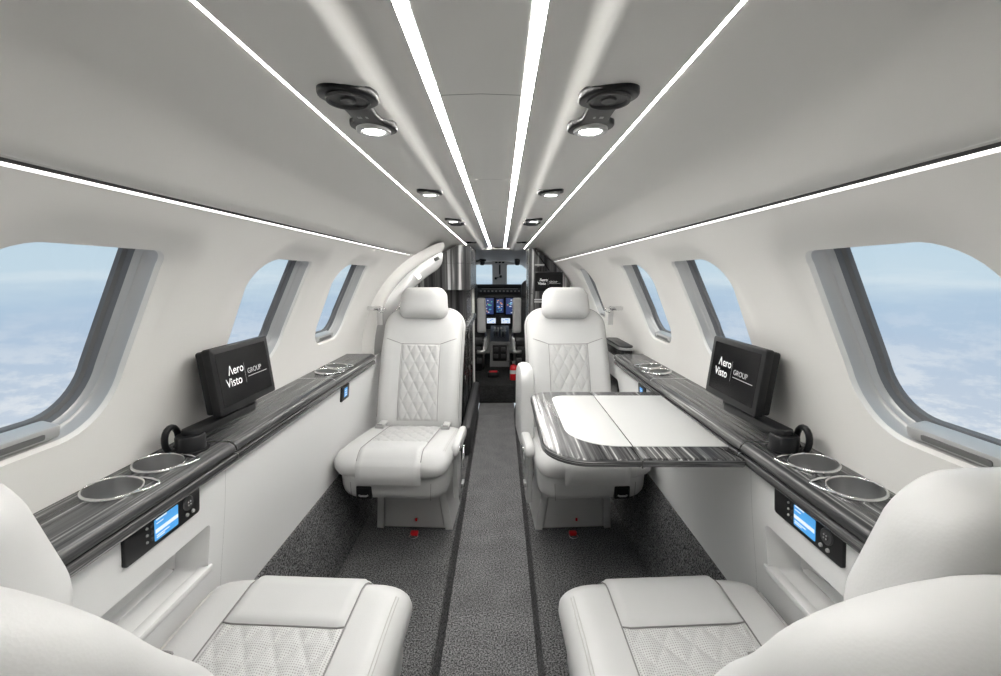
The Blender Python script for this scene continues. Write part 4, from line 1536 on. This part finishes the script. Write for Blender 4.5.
for sg, nb in ((-1, 'ahead of the galley cabinet'), (1, 'ahead of the tall cabinet')):
    ps = empty('pilot_seat', (0.015 + sg * 0.375, 5.0, 0.09))
    tag(ps, 'black cockpit seat with pale inboard side panel, ' + nb, 'seat', 'pilot seats')
    o = Pillow(resample(rrect(-0.21, 0.21, 0.36, 0.86, (0.05, 0.05, 0.09, 0.09), 6), 56), (0, 0.6), 0.05, 0.06, 0.75, lambda u, v, d: Vector((u, 0.10 - 0.10 * (v - 0.36) + d, v)), nring=6)
    o.build('backrest', 'leather_dark', ps)
    o = Pillow(resample(rrect(-0.125, 0.125, 0.84, 1.06, (0.05, 0.05, 0.08, 0.08), 6), 56), (0, 0.95), 0.045, 0.045, 0.6, lambda u, v, d: Vector((u, 0.06 + d, v)), nring=6)
    o.build('headrest', 'leather_dark', ps)
    o = Pillow(resample(rrect(-0.23, 0.23, 0.02, 0.50, 0.06, 6), 56), (0, 0.26), 0.06, 0.07, 0.75, lambda u, v, d: Vector((u, v, 0.36 + d)), nring=6)
    o.build('cushion', 'leather_dark', ps)
    o = Pillow(resample(rrect(-0.05, 0.05, 0.46, 0.86, 0.02, 5), 48), (0, 0.66), 0.025, 0.025, 0.6, lambda u, v, d: Vector((-sg * 0.175 + u, -0.02 - d, v)), nring=6)
    o.build('side_panel', 'leather', ps)
    o = Pillow(resample(rrect(-0.06, 0.22, 0.26, 0.40, 0.03, 5), 48), (0.08, 0.33), 0.02, 0.02, 0.6, lambda u, v, d: Vector((-sg * 0.215 + d, u, v)), nring=6)
    o.build('armrest', 'leather', ps)
    box('seat_frame', (0, 0.22, 0.15), (0.36, 0.40, 0.30), 'black_plastic', ps, 0.02)
    box('frame_lug', (-sg * 0.17, -0.03, 0.24), (0.10, 0.05, 0.04), 'satin_metal', ps, 0.006)
    box('frame_lug', (-sg * 0.15, -0.03, 0.14), (0.06, 0.05, 0.06), 'dark_plastic', ps, 0.006)
    tube('frame_tube', [(-sg * 0.20, -0.04, 0.06), (-sg * 0.20, -0.04, 0.36)], 0.012, 'satin_metal', ps, 8)

# fire extinguisher and red-topped case on the cockpit floor
fx = empty('fire_extinguisher', (0.17, 4.62, 0.09))
tag(fx, 'red fire extinguisher standing at the cockpit step behind the seat at the table', 'extinguisher')
lathe('cylinder', [(0.0, 0.0), (0.036, 0.0), (0.04, 0.01), (0.04, 0.13), (0.03, 0.155), (0.012, 0.165), (0.012, 0.18), (0.0, 0.18)], 'red', fx, 24)
lathe('label', [(0.0404, 0.07), (0.0404, 0.11)], 'white_plastic', fx, 24, cap=False)
box('valve', (0, 0, 0.19), (0.03, 0.03, 0.025), 'satin_metal', fx, 0.004)
tube('handle', [(0, 0.0, 0.20), (-0.03, -0.02, 0.215), (-0.06, -0.03, 0.205)], 0.006, 'black_plastic', fx, 8)
cs = empty('red_case', (-0.05, 4.75, 0.09))
tag(cs, 'small dark case with red lid lying on the cockpit floor', 'case')
box('case_body', (0, 0, 0.03), (0.13, 0.09, 0.06), 'black_plastic', cs, 0.015)
box('lid', (0, -0.01, 0.064), (0.09, 0.05, 0.012), 'red', cs, 0.004)
